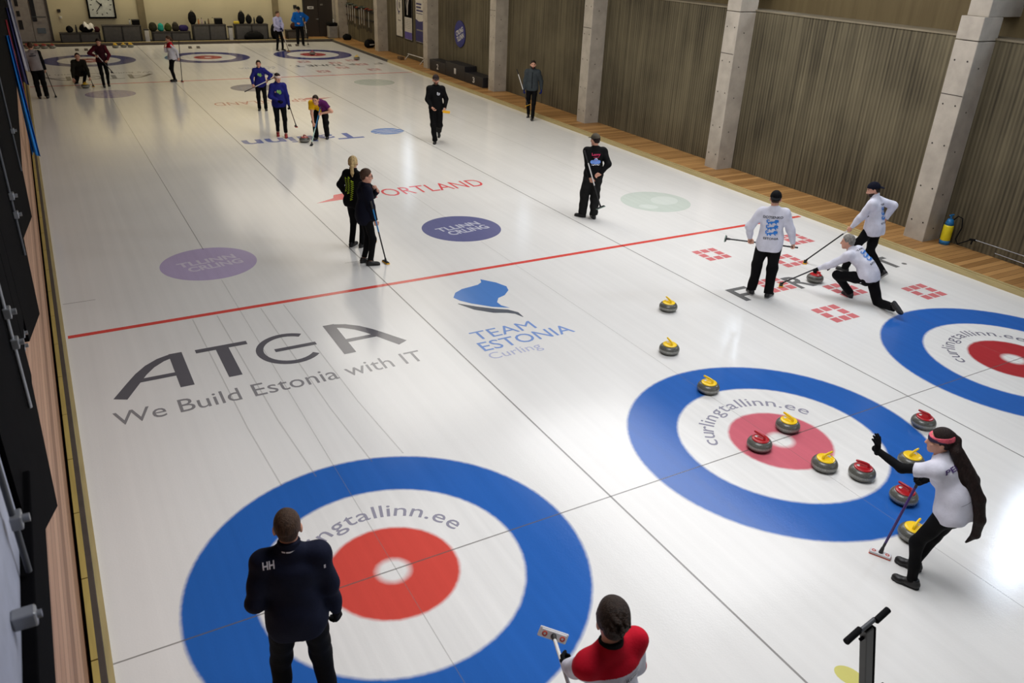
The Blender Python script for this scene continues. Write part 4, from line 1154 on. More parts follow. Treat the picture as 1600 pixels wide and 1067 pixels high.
# 2 man in red and white at the picture's lower edge
B, H = (-4.52, -2.78), 2
def redwhite(c, J):
    q = (c - J['sc']) @ J['Mc']
    return ((q[:, 2] < -0.085 + 0.9 * np.maximum(q[:, 0], 0) ** 2 - 0.10 * q[:, 0]) & (np.abs(q[:, 0]) < 0.25)).astype(int)
J = person('person in a red and white jersey lifting a white broom, head seen from above', B, H, 1.83,
    dict(lh=(-0.06, 0.46, 0.95), rh=(0.10, 0.32, 0.98), elbows=((-0.5, -0.2, -1), (0.5, -0.2, -1)), side=-6, head=(18, 4, 4), lean=4, lpalm=(0.6, 0.1, 0.6), curl=(0.85, 0.5)),
    dict(top=[C_RED, C_WHITE], top_fn=redwhite, top_name='jersey', puff=0.014, collar=C_BLACK, collar_h=0.045, gloves=C_BLACK, hair='full', tufts=150, hair_mat=HAIR['dark'], fold=0.004), w=1.0, vox=0.005)
print_on(J, 'name_print', grid2(text2('Regio', 0.02)), PRINT_D, up=0.06, right=0.06, size=(0.11, 0.035))
held(B, H, (0.08, 0.84, 0.79), (-0.33, -0.16, 1.20), 'white-headed broom with red ring marks held by the person in red', pad='white', head='white', segs=(('white', 1.0),), flat=False, yaw=-70, hs=1.1)

# 3 woman with long hair
B, H = (-0.61, -2.31), 2
def bandcol(q): return (q[:, 2] - 0.25 * q[:, 1] * 0.5 < 0.040).astype(int)
dots = mat('band_navy', rgb(38, 26, 62), 0.7); pinkb = mat('band_pink', rgb(206, 84, 100), 0.7, var=0.3, scale=40)
locks = [([(0, -0.09, 0.07), (0.0, -0.125, 0.03), (0.003, -0.006, 1.44, 0), (0.060, -0.124, 1.28, 0), (0.107, -0.261, 1.08, 0), (0.120, -0.315, 0.90, 0), (0.130, -0.325, 0.74, 0), (0.120, -0.275, 0.62, 0)], [0.034, 0.042, 0.050, 0.056, 0.056, 0.050, 0.036, 0.008]),
         ([(0.033, -0.026, 1.44, 0), (0.119, -0.163, 1.22, 0), (0.161, -0.268, 0.95, 0), (0.170, -0.305, 0.68, 0)], [0.034, 0.042, 0.034, 0.008]),
         ([(-0.018, -0.006, 1.42, 0), (0.009, -0.093, 1.25, 0), (0.051, -0.209, 1.02, 0), (0.070, -0.255, 0.84, 0)], [0.022, 0.026, 0.022, 0.006])]
J = person('person with very long dark hair raising a gloved hand, white shirt and purple broom', B, H, 1.68,
    dict(pelvis=(0.05, -0.12, 0.885), lean=33, side=-7, head=(-34, -8, 0), feet=((-0.09, -0.05, 0, -26, 0), (0.13, 0.10, 0, -24, 0)), knees=((-0.3, 1, 0), (-0.1, 1, 0)),
         lh=(-0.33, 0.50, 1.31), rh=(0.11, 0.29, 0.90), elbows=((-0.4, 0.1, -1), (1, -0.3, -0.5)), ldir=(-0.12, 0.1, 1), lpalm=(-0.2, 1, 0.1), curl=(0.08, 0.9), spread=(0.10, 0), twist=-8),
    dict(top=C_WHITE, sleeve='short', undersleeve=C_BLACK, puff=0.015, hem=0.06, fold=0.005, gloves=C_BLACK, hair='long', hair_mat=HAIR['black'], locks=locks, band=[pinkb, dots], band_fn=bandcol, trousers=C_PANTS, shoes=SHOE), fem=True, vox=0.006)
print_on(J, 'name_print', grid2(text2('PEI', 0.02)), PRINT_V, up=0.125, right=-0.095, size=(0.12, 0.045))
print_on(J, 'seam_stripe', grid2(rect2(0, 0, 1, 1), 10), mat('seam_grey', rgb(110, 110, 124), 0.8), up=-0.20, right=0.0, size=(0.26, 0.004))
held(B, H, (0.0, 0.37, 0.0), (0.12, 0.284, 0.99), 'purple broom with a white head resting on the ice beside the long-haired person', pt=0.010, pad='red', head='white', segs=(('black', 0.12), ('purple', 1.0)), yaw=-60)

# 4 player with three blue lions on the back
B, H = (3.1, 3.4), 48
J = person('person in a white shirt and black cap holding a broom crosswise, seen from behind', B, H, 1.80,
    dict(feet=((-0.15, 0.03, 0, -22, 0), (0.13, -0.02, 0, 22, 0)), lh=(-0.315, 0.15, 0.88), rh=(0.40, 0.15, 0.87), elbows=((-0.8, -0.7, 0), (0.8, -0.7, 0)), side=-4, lean=3, head=(0, 8, 0), lpalm=(0.2, 0.3, -1), rpalm=(-0.2, 0.3, -1), curl=(0.9, 0.9)),
    dict(top=C_WHITE, puff=0.02, hem=0.13, fold=0.005, cap=(C_BLACK, True), hair='crop', hair_mat=HAIR['short'], trousers=C_PANTS, loose=0.022, soles=SOLE_W), w=1.08, vox=0.007, belly=0.02)
print_on(J, 'name_print', grid2(text2('DOTSENKO', 0.02)), PRINT_D, up=0.125, right=0.0, size=(0.31, 0.040))
print_on(J, 'lion_emblem', lions(), PRINT_B, up=-0.04, right=0.0, size=(0.20, 0.26))
print_on(J, 'country_print', grid2(text2('ESTONIA', 0.02)), PRINT_D, up=-0.215, right=0.0, size=(0.235, 0.036))
held(B, H, (-0.73, 0.17, 0.86), (0.455, 0.17, 0.875), 'black broom with a dark pad held crosswise by the capped person in white', pad='green', segs=(('black', 0.45), ('white', 0.6), ('black', 1.0)), flat=False, yaw=90)

# 5 delivering player in a low lunge
B, H = (4.45, 2.50), 0
J = person('grey-haired person in white sliding low out of the rings while delivering a stone', B, H, 1.78,
    dict(pelvis=(0.09, -0.02, 0.45), lean=62, side=-6, twist=-8, ptilt=-8, head=(-20, -12, 0), feet=((0.06, 0.22, 0, 10, 0), (0.08, -0.66, 0.205, 4, 148)), knees=((-0.75, 0.7, 0.6), (0.3, 0.3, -0.8)),
         lh=(-0.42, 0.86, 0.235), rh=(0.05, 0.92, 0.222), elbows=((-0.4, 0, -1), (0.6, 0, -1)), rpalm=(0, 0.2, -1), lpalm=(0.4, 0.2, -1), curl=(0.9, 0.8)),
    dict(top=C_WHITE, puff=0.016, hem=0.06, fold=0.006, hair='short', hair_mat=HAIR['grey'], trousers=C_PANTS, loose=0.012, gloves=C_BLACK), w=1.03, vox=0.007)
print_on(J, 'name_print', grid2(text2('TAMM', 0.02)), PRINT_D, up=0.13, right=0.0, size=(0.20, 0.034))
print_on(J, 'lion_emblem', lions(), PRINT_B, up=-0.02, right=0.0, size=(0.17, 0.22))
print_on(J, 'country_print', grid2(text2('ESTONIA', 0.02)), PRINT_D, up=-0.18, right=0.0, size=(0.2, 0.03))
held(B, H, (-0.66, 1.08, 0.0), (-0.14, 0.58, 0.53), 'black broom with an orange pad trailed along the ice by the delivering player', pad='yellow', yaw=40)

# 6 sweeper walking beside him
B, H = (5.55, 3.30), -8
J = person('person in white with a backward navy cap striding beside the delivering player', B, H, 1.78,
    dict(pelvis=(0, 0, 0.90), lean=14, head=(-24, 14, 0), feet=((-0.10, 0.30, 0, 0, 0), (0.10, -0.36, 0.10, 6, 48)), lh=(-0.22, 0.34, 0.80), rh=(0.24, -0.02, 0.98), elbows=((-0.6, -0.8, 0), (0.8, -1, -0.1)), curl=(0.9, 0.5), twist=-14),
    dict(top=C_WHITE, puff=0.020, hem=0.09, fold=0.005, collar=C_WHITE, cap=(C_DKN, True), hair='crop', hair_mat=HAIR['dark'], beard=True, trousers=C_PANTS, loose=0.014, soles=SOLE_W), w=1.0, vox=0.007)
print_on(J, 'name_print', grid2(text2('TIMO', 0.02)), PRINT_D, up=0.125, right=0.0, size=(0.18, 0.034))
print_on(J, 'lion_emblem', lions(), PRINT_B, up=-0.03, right=0.0, size=(0.17, 0.24))
print_on(J, 'country_print', grid2(text2('ESTONIA', 0.02)), PRINT_D, up=-0.20, right=0.0, size=(0.21, 0.03))
held(B, H, (-0.33, 0.98, 0.0), (-0.165, 0.06, 1.15), 'broom with a white-topped shaft carried by the person in the backward cap', pad='yellow', segs=(('black', 0.62), ('white', 1.0)), yaw=30)

# 7 person with a pink and blue print on a black sweater
B, H = (2.84, 8.14), 22
J = person('person in a black sweater with a pink and blue back print, hands behind the back', B, H, 1.77,
    dict(feet=((-0.15, 0.06, 0, -62, 0), (0.07, -0.05, 0, -4, 0)), lh=(-0.07, -0.19, 0.82), rh=(0.03, -0.185, 0.965), elbows=((-1, -0.25, 0), (1, -0.25, 0)), ldir=(0.35, -0.1, -0.9), rdir=(-0.9, -0.1, -0.3), lpalm=(0.6, -0.8, 0), rpalm=(0, -1, -0.2), head=(-28, 4, 0), curl=(0.85, 0.4), lean=1),
    dict(top=C_BLACK, top_name='sweater', puff=0.018, hem=0.03, cap=(C_CAMO, False), hair='short', hair_mat=HAIR['black'], trousers=cloth('charcoal', rgb(28, 28, 28)), loose=0.034), w=1.06, vox=0.008)
print_on(J, 'back_lettering', grid2(text2('Lorry', 0.03)), PRINT_P, up=0.115, right=0.0, size=(0.18, 0.065))
print_on(J, 'back_lettering', grid2(ribbon([(0, .5), (.2, .2), (.4, .7), (.6, .2), (.8, .6), (1, .3)], 0.3)), PRINT_P, up=0.065, right=0.005, size=(0.13, 0.02))
print_on(J, 'back_cloud', grid2(join2(disc2(0, 0, 1, 20), disc2(1.1, -.1, .8, 20), disc2(-1.1, -.1, .8, 20), disc2(0, .6, .7, 20))), PRINT_LB, up=-0.02, right=-0.005, size=(0.22, 0.11))
print_on(J, 'back_ball', grid2(disc2(0, 0, 1, 20)), PRINT_W, up=0.012, right=0.0, size=(0.075, 0.075), off=0.006)
print_on(J, 'back_ball_mark', disc2(0, 0, 1, 12), PRINT_P, up=0.0, right=0.0, size=(0.03, 0.03), off=0.008)
print_on(J, 'back_underline', grid2(ribbon([(0, .4), (.2, .1), (.35, .5), (.5, .2), (.7, .5), (.85, .1), (1, .4)], 0.25)), PRINT_W, up=-0.088, right=0.0, size=(0.2, 0.03))
held(B, H, (0.15, -0.30, 0.30), (-0.26, -0.16, 1.47), 'broom with black and white shaft held diagonally behind the back', pad='green', segs=(('black', 0.38), ('white', 0.78), ('black', 1.0)), flat=False, yaw=10)

# 8 person in black with a cap, walking to the camera
B, H = (2.67, 15.68), 206
J = person('person in a black sweater and black cap walking alone with a yellow-pad broom', B, H, 1.86,
    dict(feet=((-0.07, -0.34, 0.24, -6, 62), (0.03, 0.06, 0, 4, 0)), lh=(-0.24, 0.14, 0.92), rh=(0.06, 0.27, 0.97), elbows=((-0.6, -0.9, 0), (0.9, -0.5, -0.2)), curl=(0.8, 0.4), lean=1, head=(-8, 2, 0)),
    dict(top=C_BLACK, top_name='sweater', puff=0.016, hem=0.04, cap=(cloth('black_cap', rgb(46, 38, 38)), False), hair='crop', hair_mat=HAIR['brown'], beard=True, trousers=C_PANTS, loose=0.018), w=1.02)
print_on(J, 'chest_logo', grid2(join2(ribbon(arc(0, 0, 1, 100, 400, 16), 0.5), disc2(-0.9, 1.1, .25, 10), ribbon([(-.3, -.2), (.3, .4)], .5))), PRINT_W, back=False, up=0.06, right=0.075, size=(0.085, 0.085))
held(B, H, (-0.30, 0.34, 0.93), (-0.20, -0.74, 0.96), 'yellow-pad broom carried pointing forward by the person in the black cap', pad='yellow', segs=(('white', 1.0),), flat=False, yaw=80)

# 9 person in a slate jacket walking by the right kerb
B, H = (7.08, 17.85), 214
J = person('person in a slate grey jacket and blue gloves walking beside the wooden deck', B, H, 1.84,
    dict(feet=((-0.07, 0.26, 0, 6, 0), (0.09, -0.26, 0.06, 6, 30)), lh=(-0.31, -0.02, 0.86), rh=(0.27, 0.06, 0.80), curl=(0.5, 0.9), lean=3, head=(-6, 4, 0)),
    dict(top=C_SLATE, top_name='jacket', puff=0.022, hem=0.06, collar=C_SLATE, gloves=cloth('blue_glove', rgb(34, 42, 104)), hair='short', hair_mat=HAIR['dark'], beard=True, trousers=C_PANTS, loose=0.004), w=1.04)
print_on(J, 'zip', grid2(rect2(0, 0, 1, 1), 20), C_BLACK, back=False, up=-0.06, right=0, size=(0.02, 0.5))
held(B, H, (0.10, 0.14, 0.44), (0.52, 0.03, 1.54), 'yellow-pad broom with a white shaft carried by the person in the slate jacket', pad='yellow', segs=(('black', 0.42), ('white', 1.0)), flat=False, yaw=40)

# 10 blonde, 11 with glasses, standing together
B, H = (-2.28, 8.35), 58
tail = [([(0, -0.10, 0.03), (0, -0.14, -0.05), (0.0, -0.135, -0.16), (0, -0.12, -0.24)], [0.03, 0.036, 0.032, 0.010])]
J = person('blonde person with a ponytail and neon lettering on a black jacket', B, H, 1.69,
    dict(feet=((-0.09, -0.02, 0, -6, 0), (0.09, 0.05, 0, 10, 0)), rh=(0.20, 0.26, 0.93), lh=(-0.22, 0.12, 0.85), elbows=((-1, -0.5, 0), (1, -0.5, 0)), head=(-30, 2, 0), curl=(0.4, 0.9), lean=2),
    dict(top=C_BLACK, top_name='jacket', puff=0.022, hem=0.10, collar=C_BLACK, hair='tied', hair_mat=HAIR['blonde'], locks=tail, trousers=C_PANTS, loose=0.004), fem=True, vox=0.008, w=1.05)
def zig(n, x, h0, h1): return ribbon([(x + (0.5 if i % 2 else -0.5) * 0.8, h0 + (h1 - h0) * i / n) for i in range(n + 1)], 0.26)
print_on(J, 'back_lettering', grid2(join2(zig(16, -1.2, 0.3, 3.0), zig(18, 0, 0.0, 3.2), zig(20, 1.2, -1.2, 2.6)), 16), PRINT_N, up=-0.06, right=0.0, size=(0.20, 0.42))
held(B, H, (0.10, 0.33, 0.0), (0.235, 0.24, 1.16), 'yellow-pad broom with a brown shaft beside the blonde person', pad='yellow', segs=(('black', 0.2), ('brown', 1.0)), yaw=80)
B, H = (-2.40, 7.44), 96
J = person('person with glasses in a navy jacket, one hand at the chin', B, H, 1.70,
    dict(feet=((-0.08, -0.04, 0, -4, 0), (0.09, 0.03, 0, 8, 0)), rh=(0.22, 0.14, 0.75), lh=(0.0, 0.21, 1.37), elbows=((-0.5, 0.6, -0.8), (1, -0.6, 0)), ldir=(0.3, -0.3, 0.9), lpalm=(0, -1, 0), curl=(0.7, 0.9), head=(8, 6, 0), lean=3),
    dict(top=C_DKN, top_name='jacket', puff=0.026, hem=0.16, hair='tied', hair_mat=HAIR['brown'], specs=True, trousers=C_PANTS, soles=SOLE_D, leglen=-0.03), fem=True, vox=0.008)
held(B, H, (0.05, 0.32, 0.0), (0.33, 0.025, 1.24), 'yellow-pad broom with a blue shaft held by the person with glasses', pad='yellow', segs=(('black', 0.5), ('blue', 1.0)), yaw=10)

# 12, 13 two players in royal blue hoodies
logo_b = join2(disc2(-0.5, 0.2, 0.6, 16), disc2(0.4, -0.2, 0.7, 16), disc2(0.5, 0.5, 0.3, 12))
B, H = (-0.70, 21.84), 193
J = person('person in a royal blue hoodie carrying a broom across the waist', B, H, 1.55,
    dict(rh=(0.22, 0.24, 0.78), lh=(-0.20, 0.24, 0.93), elbows=((-1, -0.4, 0), (1, -0.4, 0)), lpalm=(0.3, -0.2, -1), rpalm=(-0.3, -0.2, -1), curl=(0.9, 0.9), head=(0, 4, 0), feet=((-0.10, 0.02, 0, -6, 0), (0.10, 0, 0, 8, 0))),
    dict(top=C_BLUE, top_name='hoodie', puff=0.020, hem=0.10, collar=C_BLUE, hair='tied', hair_mat=HAIR['dark'], trousers=C_PANTS, loose=0.008), fem=True, w=1.08)
print_on(J, 'chest_logo', grid2(logo_b), PRINT_G, back=False, up=0.02, right=0.0, size=(0.13, 0.11))
held(B, H, (-0.54, 0.26, 1.10), (0.50, 0.27, 0.63), 'broom held slanting across the waist of the first blue hoodie', pad='black', segs=(('black', 0.3), ('white', 0.66), ('brown', 1.0)), flat=False, yaw=90)
B, H = (-1.13, 17.88), 186
J = person('person in a royal blue hoodie with a white headband and red shoes', B, H, 1.73,
    dict(feet=((-0.09, 0.14, 0, 8, 0), (0.09, -0.14, 0.02, 8, 14)), rh=(0.00, 0.25, 0.98), lh=(-0.255, 0.12, 0.79), elbows=((-0.8, -0.8, 0), (1, -0.4, -0.2)), head=(-18, 4, 0), curl=(0.9, 0.5), lean=2),
    dict(top=C_BLUE, top_name='hoodie', puff=0.020, hem=0.10, collar=C_BLUE, gloves=C_BLACK, hair='tied', hair_mat=HAIR['black'], band=mat('band_white', rgb(214, 196, 190), 0.7), trousers=C_PANTS, shoes=SHOE_R, leglen=-0.05), fem=True, w=1.06)
print_on(J, 'chest_logo', grid2(logo_b), PRINT_G, back=False, up=0.02, right=0.0, size=(0.13, 0.12))
held(B, H, (-0.37, 0.26, 0.30), (-0.19, 0.045, 1.14), 'red-pad broom hanging from the hand of the person with red shoes', pad='red', segs=(('brown', 0.5), ('black', 1.0)), flat=True, yaw=90)

# 14 sweeper in yellow and purple
B, H = (-0.22, 17.22), 206
def halves(c, J):
    q = (c - J['sc']) @ J['Mc']; return (q[:, 0] < -0.035).astype(int)
J = person('person in a yellow and purple shirt bending down to sweep in front of a stone', B, H, 1.78,
    dict(pelvis=(-0.04, -0.20, 0.80), lean=80, side=4, head=(8, -10, 0), feet=((-0.18, -0.10, 0, -6, 0), (0.10, 0.06, 0, 10, 0)), knees=((-0.15, 1, 0), (0.15, 1, 0)), rh=(0.06, 0.55, 0.36), lh=(-0.07, 0.31, 0.76), elbows=((-1, -0.2, 0.2), (0.5, -0.6, 0.2)), curl=(0.9, 0.9), rpalm=(-0.3, -0.2, -1), lpalm=(0, 1, 0.3)),
    dict(top=[C_YEL, C_PURP], top_fn=halves, sleeve='short', puff=0.014, hem=0.05, hair='crop', hair_mat=HAIR['dark'], trousers=C_PANTS, loose=0.016), w=1.05)
held(B, H, (0.116, 0.81, 0.0), (-0.105, 0.17, 0.98), 'broom with a mint and blue shaft sweeping ahead of the stone', pad='black', head='black', segs=(('mint', 0.4), ('blue', 0.92), ('white', 1.0)), yaw=90)

# far sheets
B, H = (3.71, 36.47), 158
J = person('person in a lavender shirt standing on the blue ring of a far house', B, H, 1.81,
    dict(rh=(0.02, 0.29, 1.0), lh=(-0.06, 0.29, 0.92), elbows=((-1, -0.3, -0.3), (1, -0.3, -0.3)), feet=((-0.16, 0.04, 0, -10, 0), (0.14, 0, 0, 10, 0)), head=(-16, 10, 0), curl=(0.9, 0.9)),
    dict(top=C_LAV, puff=0.014, hem=0.06, hair='short', hair_mat=HAIR['brown'], gloves=cloth('navy_glove', rgb(30, 34, 74)), trousers=C_PANTS), vox=0.011)
print_on(J, 'chest_logo', rect2(0, 0, 1, 1), PRINT_B, back=False, up=0.08, right=0.08, size=(0.09, 0.04))
held(B, H, (-0.18, 0.46, 0.0), (0.025, 0.235, 1.14), 'white-shafted broom with a dark pad held by the person in lavender', pad='yellow', segs=(('brown', 0.3), ('white', 1.0)), yaw=90)
B, H = (5.27, 38.28), 190
J = person('person in an azure jacket and dark cap standing near the far dark door', B, H, 1.87,
    dict(rh=(0.05, 0.22, 1.06), lh=(-0.28, 0.17, 1.10), elbows=((-1, -0.5, -0.2), (1, -0.4, -0.2)), feet=((-0.14, 0, 0, -12, 0), (0.13, 0, 0, 10, 0)), head=(0, 10, 0), curl=(0.9, 0.5)),
    dict(top=C_AZURE, top_name='jacket', puff=0.028, hem=0.04, collar=C_AZURE, cap=(C_BLACK, False), hair='crop', hair_mat=HAIR['dark'], trousers=C_PANTS, loose=0.012), vox=0.011, w=1.08)
print_on(J, 'chest_logo', rect2(0, 0, 1, 1), PRINT_LB, back=False, up=0.08, right=0.09, size=(0.06, 0.06))
held(B, H, (-0.36, 0.20, 0.06), (-0.265, 0.165, 1.24), 'broom hanging upright from the hand of the person in azure', pad='black', segs=(('black', 0.45), ('white', 1.0)), yaw=90)
B, H = (-2.38, 28.35), -95
def yoke(c, J):
    q = (c - J['sc']) @ J['Mc']; return ((q[:, 2] < -0.10) | (np.abs(q[:, 0]) > 0.2)).astype(int)
J = person('person in a white shirt with red shoulders, hand at the mouth', B, H, 1.62,
    dict(rh=(-0.02, 0.20, 1.30), lh=(-0.20, -0.20, 0.80), elbows=((-0.6, -1, 0), (0.4, 0.3, -1)), rdir=(-0.2, -0.1, 1), rpalm=(0, -1, 0), feet=((-0.08, 0.02, 0, -6, 0), (0.08, 0, 0, 6, 0)), head=(4, 10, 0)),
    dict(top=[C_RED, C_WHITE], top_fn=yoke, puff=0.014, hem=0.06, hair='tied', hair_mat=HAIR['brown'], locks=[([(0, -0.10, 0.02), (0, -0.13, -0.06), (0, -0.12, -0.15)], [0.03, 0.03, 0.01])], trousers=C_PANTS), fem=True, vox=0.011)
held(B, H, (-0.20, -0.20, 0.0), (-0.22, -0.27, 1.46), 'dark broom held upright behind the person with red shoulders', pad='red', segs=(('black', 1.0),), yaw=0)
B, H = (-4.81, 27.81), 178
def sides(c, J):
    q = (c - J['sc']) @ J['Mc']; return (np.abs(q[:, 0]) > 0.16).astype(int)
J = person('person in a dark maroon top walking ahead of the far crouching player', B, H, 1.66,
    dict(rh=(0.14, 0.25, 1.05), lh=(-0.12, 0.27, 0.86), elbows=((-1, -0.4, -0.2), (1, -0.4, -0.2)), feet=((-0.10, -0.08, 0.02, 0, 14), (0.08, 0.16, 0, 4, 0)), head=(14, 22, 0), curl=(0.9, 0.9), lean=8),
    dict(top=[C_DRED, C_MAR], top_fn=sides, puff=0.018, hem=0.04, hair='short', hair_mat=HAIR['dark'], trousers=C_PANTS), vox=0.011)
held(B, H, (-0.24, 0.30, 0.50), (0.225, 0.255, 1.24), 'broom slanting down from the hands of the person in maroon', pad='black', segs=(('black', 0.5), ('white', 0.8), ('black', 1.0)), flat=True, yaw=90)
B, H = (-5.50, 28.40), 180
J = person('person in olive black crouching low at the far end to release a stone', B, H, 1.78,
    dict(pelvis=(0.04, -0.10, 0.40), lean=42, feet=((-0.02, 0.10, 0, -4, 0), (0.12, -0.80, 0.20, 4, 148)), knees=((-0.2, 1, 0.6), (0.3, 0.3, -0.8)), rh=(0.33, 0.34, 0.10), lh=(-0.24, 0.40, 0.16), elbows=((-1, -0.3, 0.2), (1, -0.3, 0.2)), head=(0, -14, 0), curl=(0.7, 0.2), rpalm=(0, 0, -1)),
    dict(top=C_OLIVE, top_name='jacket', puff=0.018, hem=0.04, hair='short', hair_mat=HAIR['dark'], trousers=C_PANTS), vox=0.011)
held(B, H, (-0.28, 0.50, 0.0), (-0.15, -0.10, 0.66), 'yellow-pad broom under the hand of the far crouching player', pad='yellow', yaw=90, hs=1.1)
B, H = (-6.84, 25.87), 2
def vest(c, J):
    q = (c - J['sc']) @ J['Mc']; return (np.abs(q[:, 0]) > 0.175).astype(int)
J = person('person in a grey vest with black sleeves seen from behind by the clad wall', B, H, 1.74,
    dict(rh=(0.22, 0.06, 0.76), lh=(-0.22, 0.16, 0.85), side=-6, pelvis=(-0.04, 0, 0.95), feet=((-0.12, 0.02, 0, -8, 0), (0.10, 0, 0, 8, 0)), head=(0, 8, 4), curl=(0.5, 0.9)),
    dict(top=[C_GREYV, C_BLACK], top_fn=vest, top_name='vest', puff=0.018, hem=0.03, hair='short', hair_mat=HAIR['brown'], trousers=C_PANTS, loose=0.018), vox=0.011, w=1.08)
print_on(J, 'back_lettering', grid2(rect2(0, 0, 1, 1)), PRINT_D, up=0.10, right=0, size=(0.20, 0.03))
print_on(J, 'back_lettering', grid2(rect2(0, 0, 1, 1)), PRINT_D, up=0.155, right=0, size=(0.09, 0.016))
held(B, H, (0.34, 0.20, 0.0), (0.175, 0.0, 1.06), 'black broom leaning on the ice beside the person in the grey vest', pad='black', yaw=90)
# ------------------------------------------------------------------ things along the walls
def bag(name, label, cat, loc, size, m, rz=0.0, parts='pack', group=None, m2=None):
    """Soft rounded bag or pack standing on its base."""
    w_, d_, h_ = size
    t = thing(name, label, cat, loc, math.radians(rz), group)
    S = SDF(); r_ = min(d_ * 0.5, h_ * 0.45, w_ * 0.45); a_ = w_ * 0.5 - r_
    S.cap((-a_, 0, r_), (a_, 0, r_), r_, r_, 0.05); S.cap((-a_ * 0.75, 0, h_ - r_ * 0.8), (a_ * 0.8, 0, h_ - r_ * 0.85), r_ * 0.8, r_ * 0.78, 0.06); S.cap((-a_ * 0.5, 0, r_), (-a_ * 0.4, 0, h_ - r_), r_ * 0.95, r_ * 0.8, 0.06); S.cap((a_ * 0.5, 0, r_), (a_ * 0.4, 0, h_ - r_), r_ * 0.95, r_ * 0.8, 0.06); S.cut((0, 0, 0.005), (0, 0, -1))
    if h_ > 1.35 * w_: S = SDF(); S.ell((0, 0, h_ * 0.46), (w_ * 0.5, d_ * 0.5, h_ * 0.52), None, 0.05); S.cut((0, 0, 0.005), (0, 0, -1))
    skin_obj('body', [S.mesh(0.012, 0, 0.004, int(abs(loc[0]) * 100) % 90)], m, t)
    if parts == 'pack':
        S = SDF(); S.ell((0, -d_ * 0.42, h_ * 0.32), (w_ * 0.34, d_ * 0.16, h_ * 0.24), None, 0.03); skin_obj('pocket', [S.mesh(0.012)], m2 or m, t)
        q = MB(); q.tube([(-0.05, 0, h_ * 0.97), (-0.03, 0, h_ * 1.04), (0.03, 0, h_ * 1.04), (0.05, 0, h_ * 0.97)], 0.012, 8); q.build('strap', m2 or m, t)
    if parts == 'holdall':
        q = MB(); q.tube([(-w_ * 0.25, 0, h_ * 0.85), (-w_ * 0.2, 0, h_ * 1.06), (w_ * 0.2, 0, h_ * 1.06), (w_ * 0.25, 0, h_ * 0.85)], 0.013, 8); q.build('strap', m2 or m, t)
    return t
def bottle(label, x, y, z, c, h=0.24, r=0.036, capc=(0.02, 0.02, 0.02)):
    t = thing('drink_bottle', label, 'bottle', (x, y, z), 0, 'bottles on the far benches')
    q = MB(); q.lathe([(0, 0), (r * 0.95, 0), (r, 0.01), (r, h * 0.68), (r * 0.55, h * 0.82), (r * 0.5, h * 0.86), (0, h * 0.86)], 16); q.build('body', mat('bottle_%02d_%02d_%02d' % tuple(int(v * 99) for v in c), c, 0.35), t)
    q = MB(); q.lathe([(0, h * 0.86), (r * 0.62, h * 0.86), (r * 0.62, h), (0, h)], 14); q.build('lid', mat('lid_dark', capc, 0.4), t)
bench_top = mat('bench_top', rgb(52, 48, 46), 0.6); bench_fr = mat('bench_frame', rgb(30, 28, 28), 0.6); bench_pn = mat('bench_panel', rgb(88, 86, 84), 0.7)
def bench(label, x0, x1, h):
    t = thing('bench', label, 'bench', ((x0 + x1) / 2, 40.75, 0.06), 0, 'benches along the far wall'); L = (x1 - x0) / 2
    q = MB(); q.box((-L, -0.24, h - 0.11), (L, 0.24, h - 0.06), 0, 0.008); q.build('seat', bench_top, t)
    for i, x in enumerate((-L + 0.04, 0, L - 0.04)):
        q = MB(); q.box((x - 0.03, -0.22, 0), (x + 0.03, 0.22, h - 0.11)); q.build('leg', bench_fr, t)
    for sx in (-1, 1):
        q = MB(); q.box((0.035 if sx > 0 else -L + 0.075, -0.19, 0.05), (L - 0.075 if sx > 0 else -0.035, -0.17, h - 0.115)); q.build('panel', bench_pn, t)
bench('low dark bench under the square clock', -5.62, -3.86, 0.52)
bench('high dark bench just past the clock, before the concrete pier', -3.74, -1.98, 0.84)
bench('low dark bench with coloured bags beyond the concrete pier', -1.52, 0.30, 0.52)
bench('high dark bench carrying bottles in the middle of the far wall', 0.42, 2.08, 0.84)
bench('high dark bench carrying black packs before the second pier', 2.52, 4.24, 0.84)
bench('low dark bench between the second pier and the dark door', 5.2, 6.36, 0.52)
BK = cloth('bag_black', rgb(18, 18, 19))
def B_(lab, x, z, size, c, parts='pack', nm='backpack', cat='backpack', y=40.76, rz=0): bag(nm, lab, cat, (x, y, z), size, c if not isinstance(c, tuple) else cloth(lab[:12].replace(' ', '_'), c), rz, parts, 'bags on the far benches')
LO, HI = 0.525, 0.845
B_('small dark helmet-shaped bag at the door end of the clock bench', -5.15, LO, (0.30, 0.26, 0.28), BK)
B_('black holdall heaped on the low bench under the clock', -4.42, LO, (0.62, 0.34, 0.36), BK, 'holdall', 'holdall', 'bag')
B_('maroon jacket heaped beside the black holdall', -3.97, LO, (0.26, 0.36, 0.24), (0.05, 0.012, 0.016), 'none', 'folded_jacket', 'jacket')
q = MB(); V = []; nn = 8
for i in range(nn + 1):
    for j in range(nn + 1):
        V.append((-0.24 + 0.48 * i / nn + 0.02 * math.sin(j), -0.02 - 0.25 * (j / nn), 0.02 + 0.05 * math.sin(i * 1.3) - 0.22 * (j / nn) ** 2))
q.add(V, [(i * (nn + 1) + j, (i + 1) * (nn + 1) + j, (i + 1) * (nn + 1) + j + 1, i * (nn + 1) + j + 1) for i in range(nn) for j in range(nn)], 0, True)
o = q.build('towel', white_paint); o.location = (-4.32, 40.78, LO + 0.38); o.rotation_euler = (0, 0.25, 0.2); o.modifiers.new('cloth', 'SOLIDIFY').thickness = 0.012
tag(o, 'white towel thrown over the black holdall under the clock', 'towel')
bottle('dark bottle on the low bench under the clock', -4.86, 40.7, LO, (0.02, 0.02, 0.022), 0.34, 0.045)
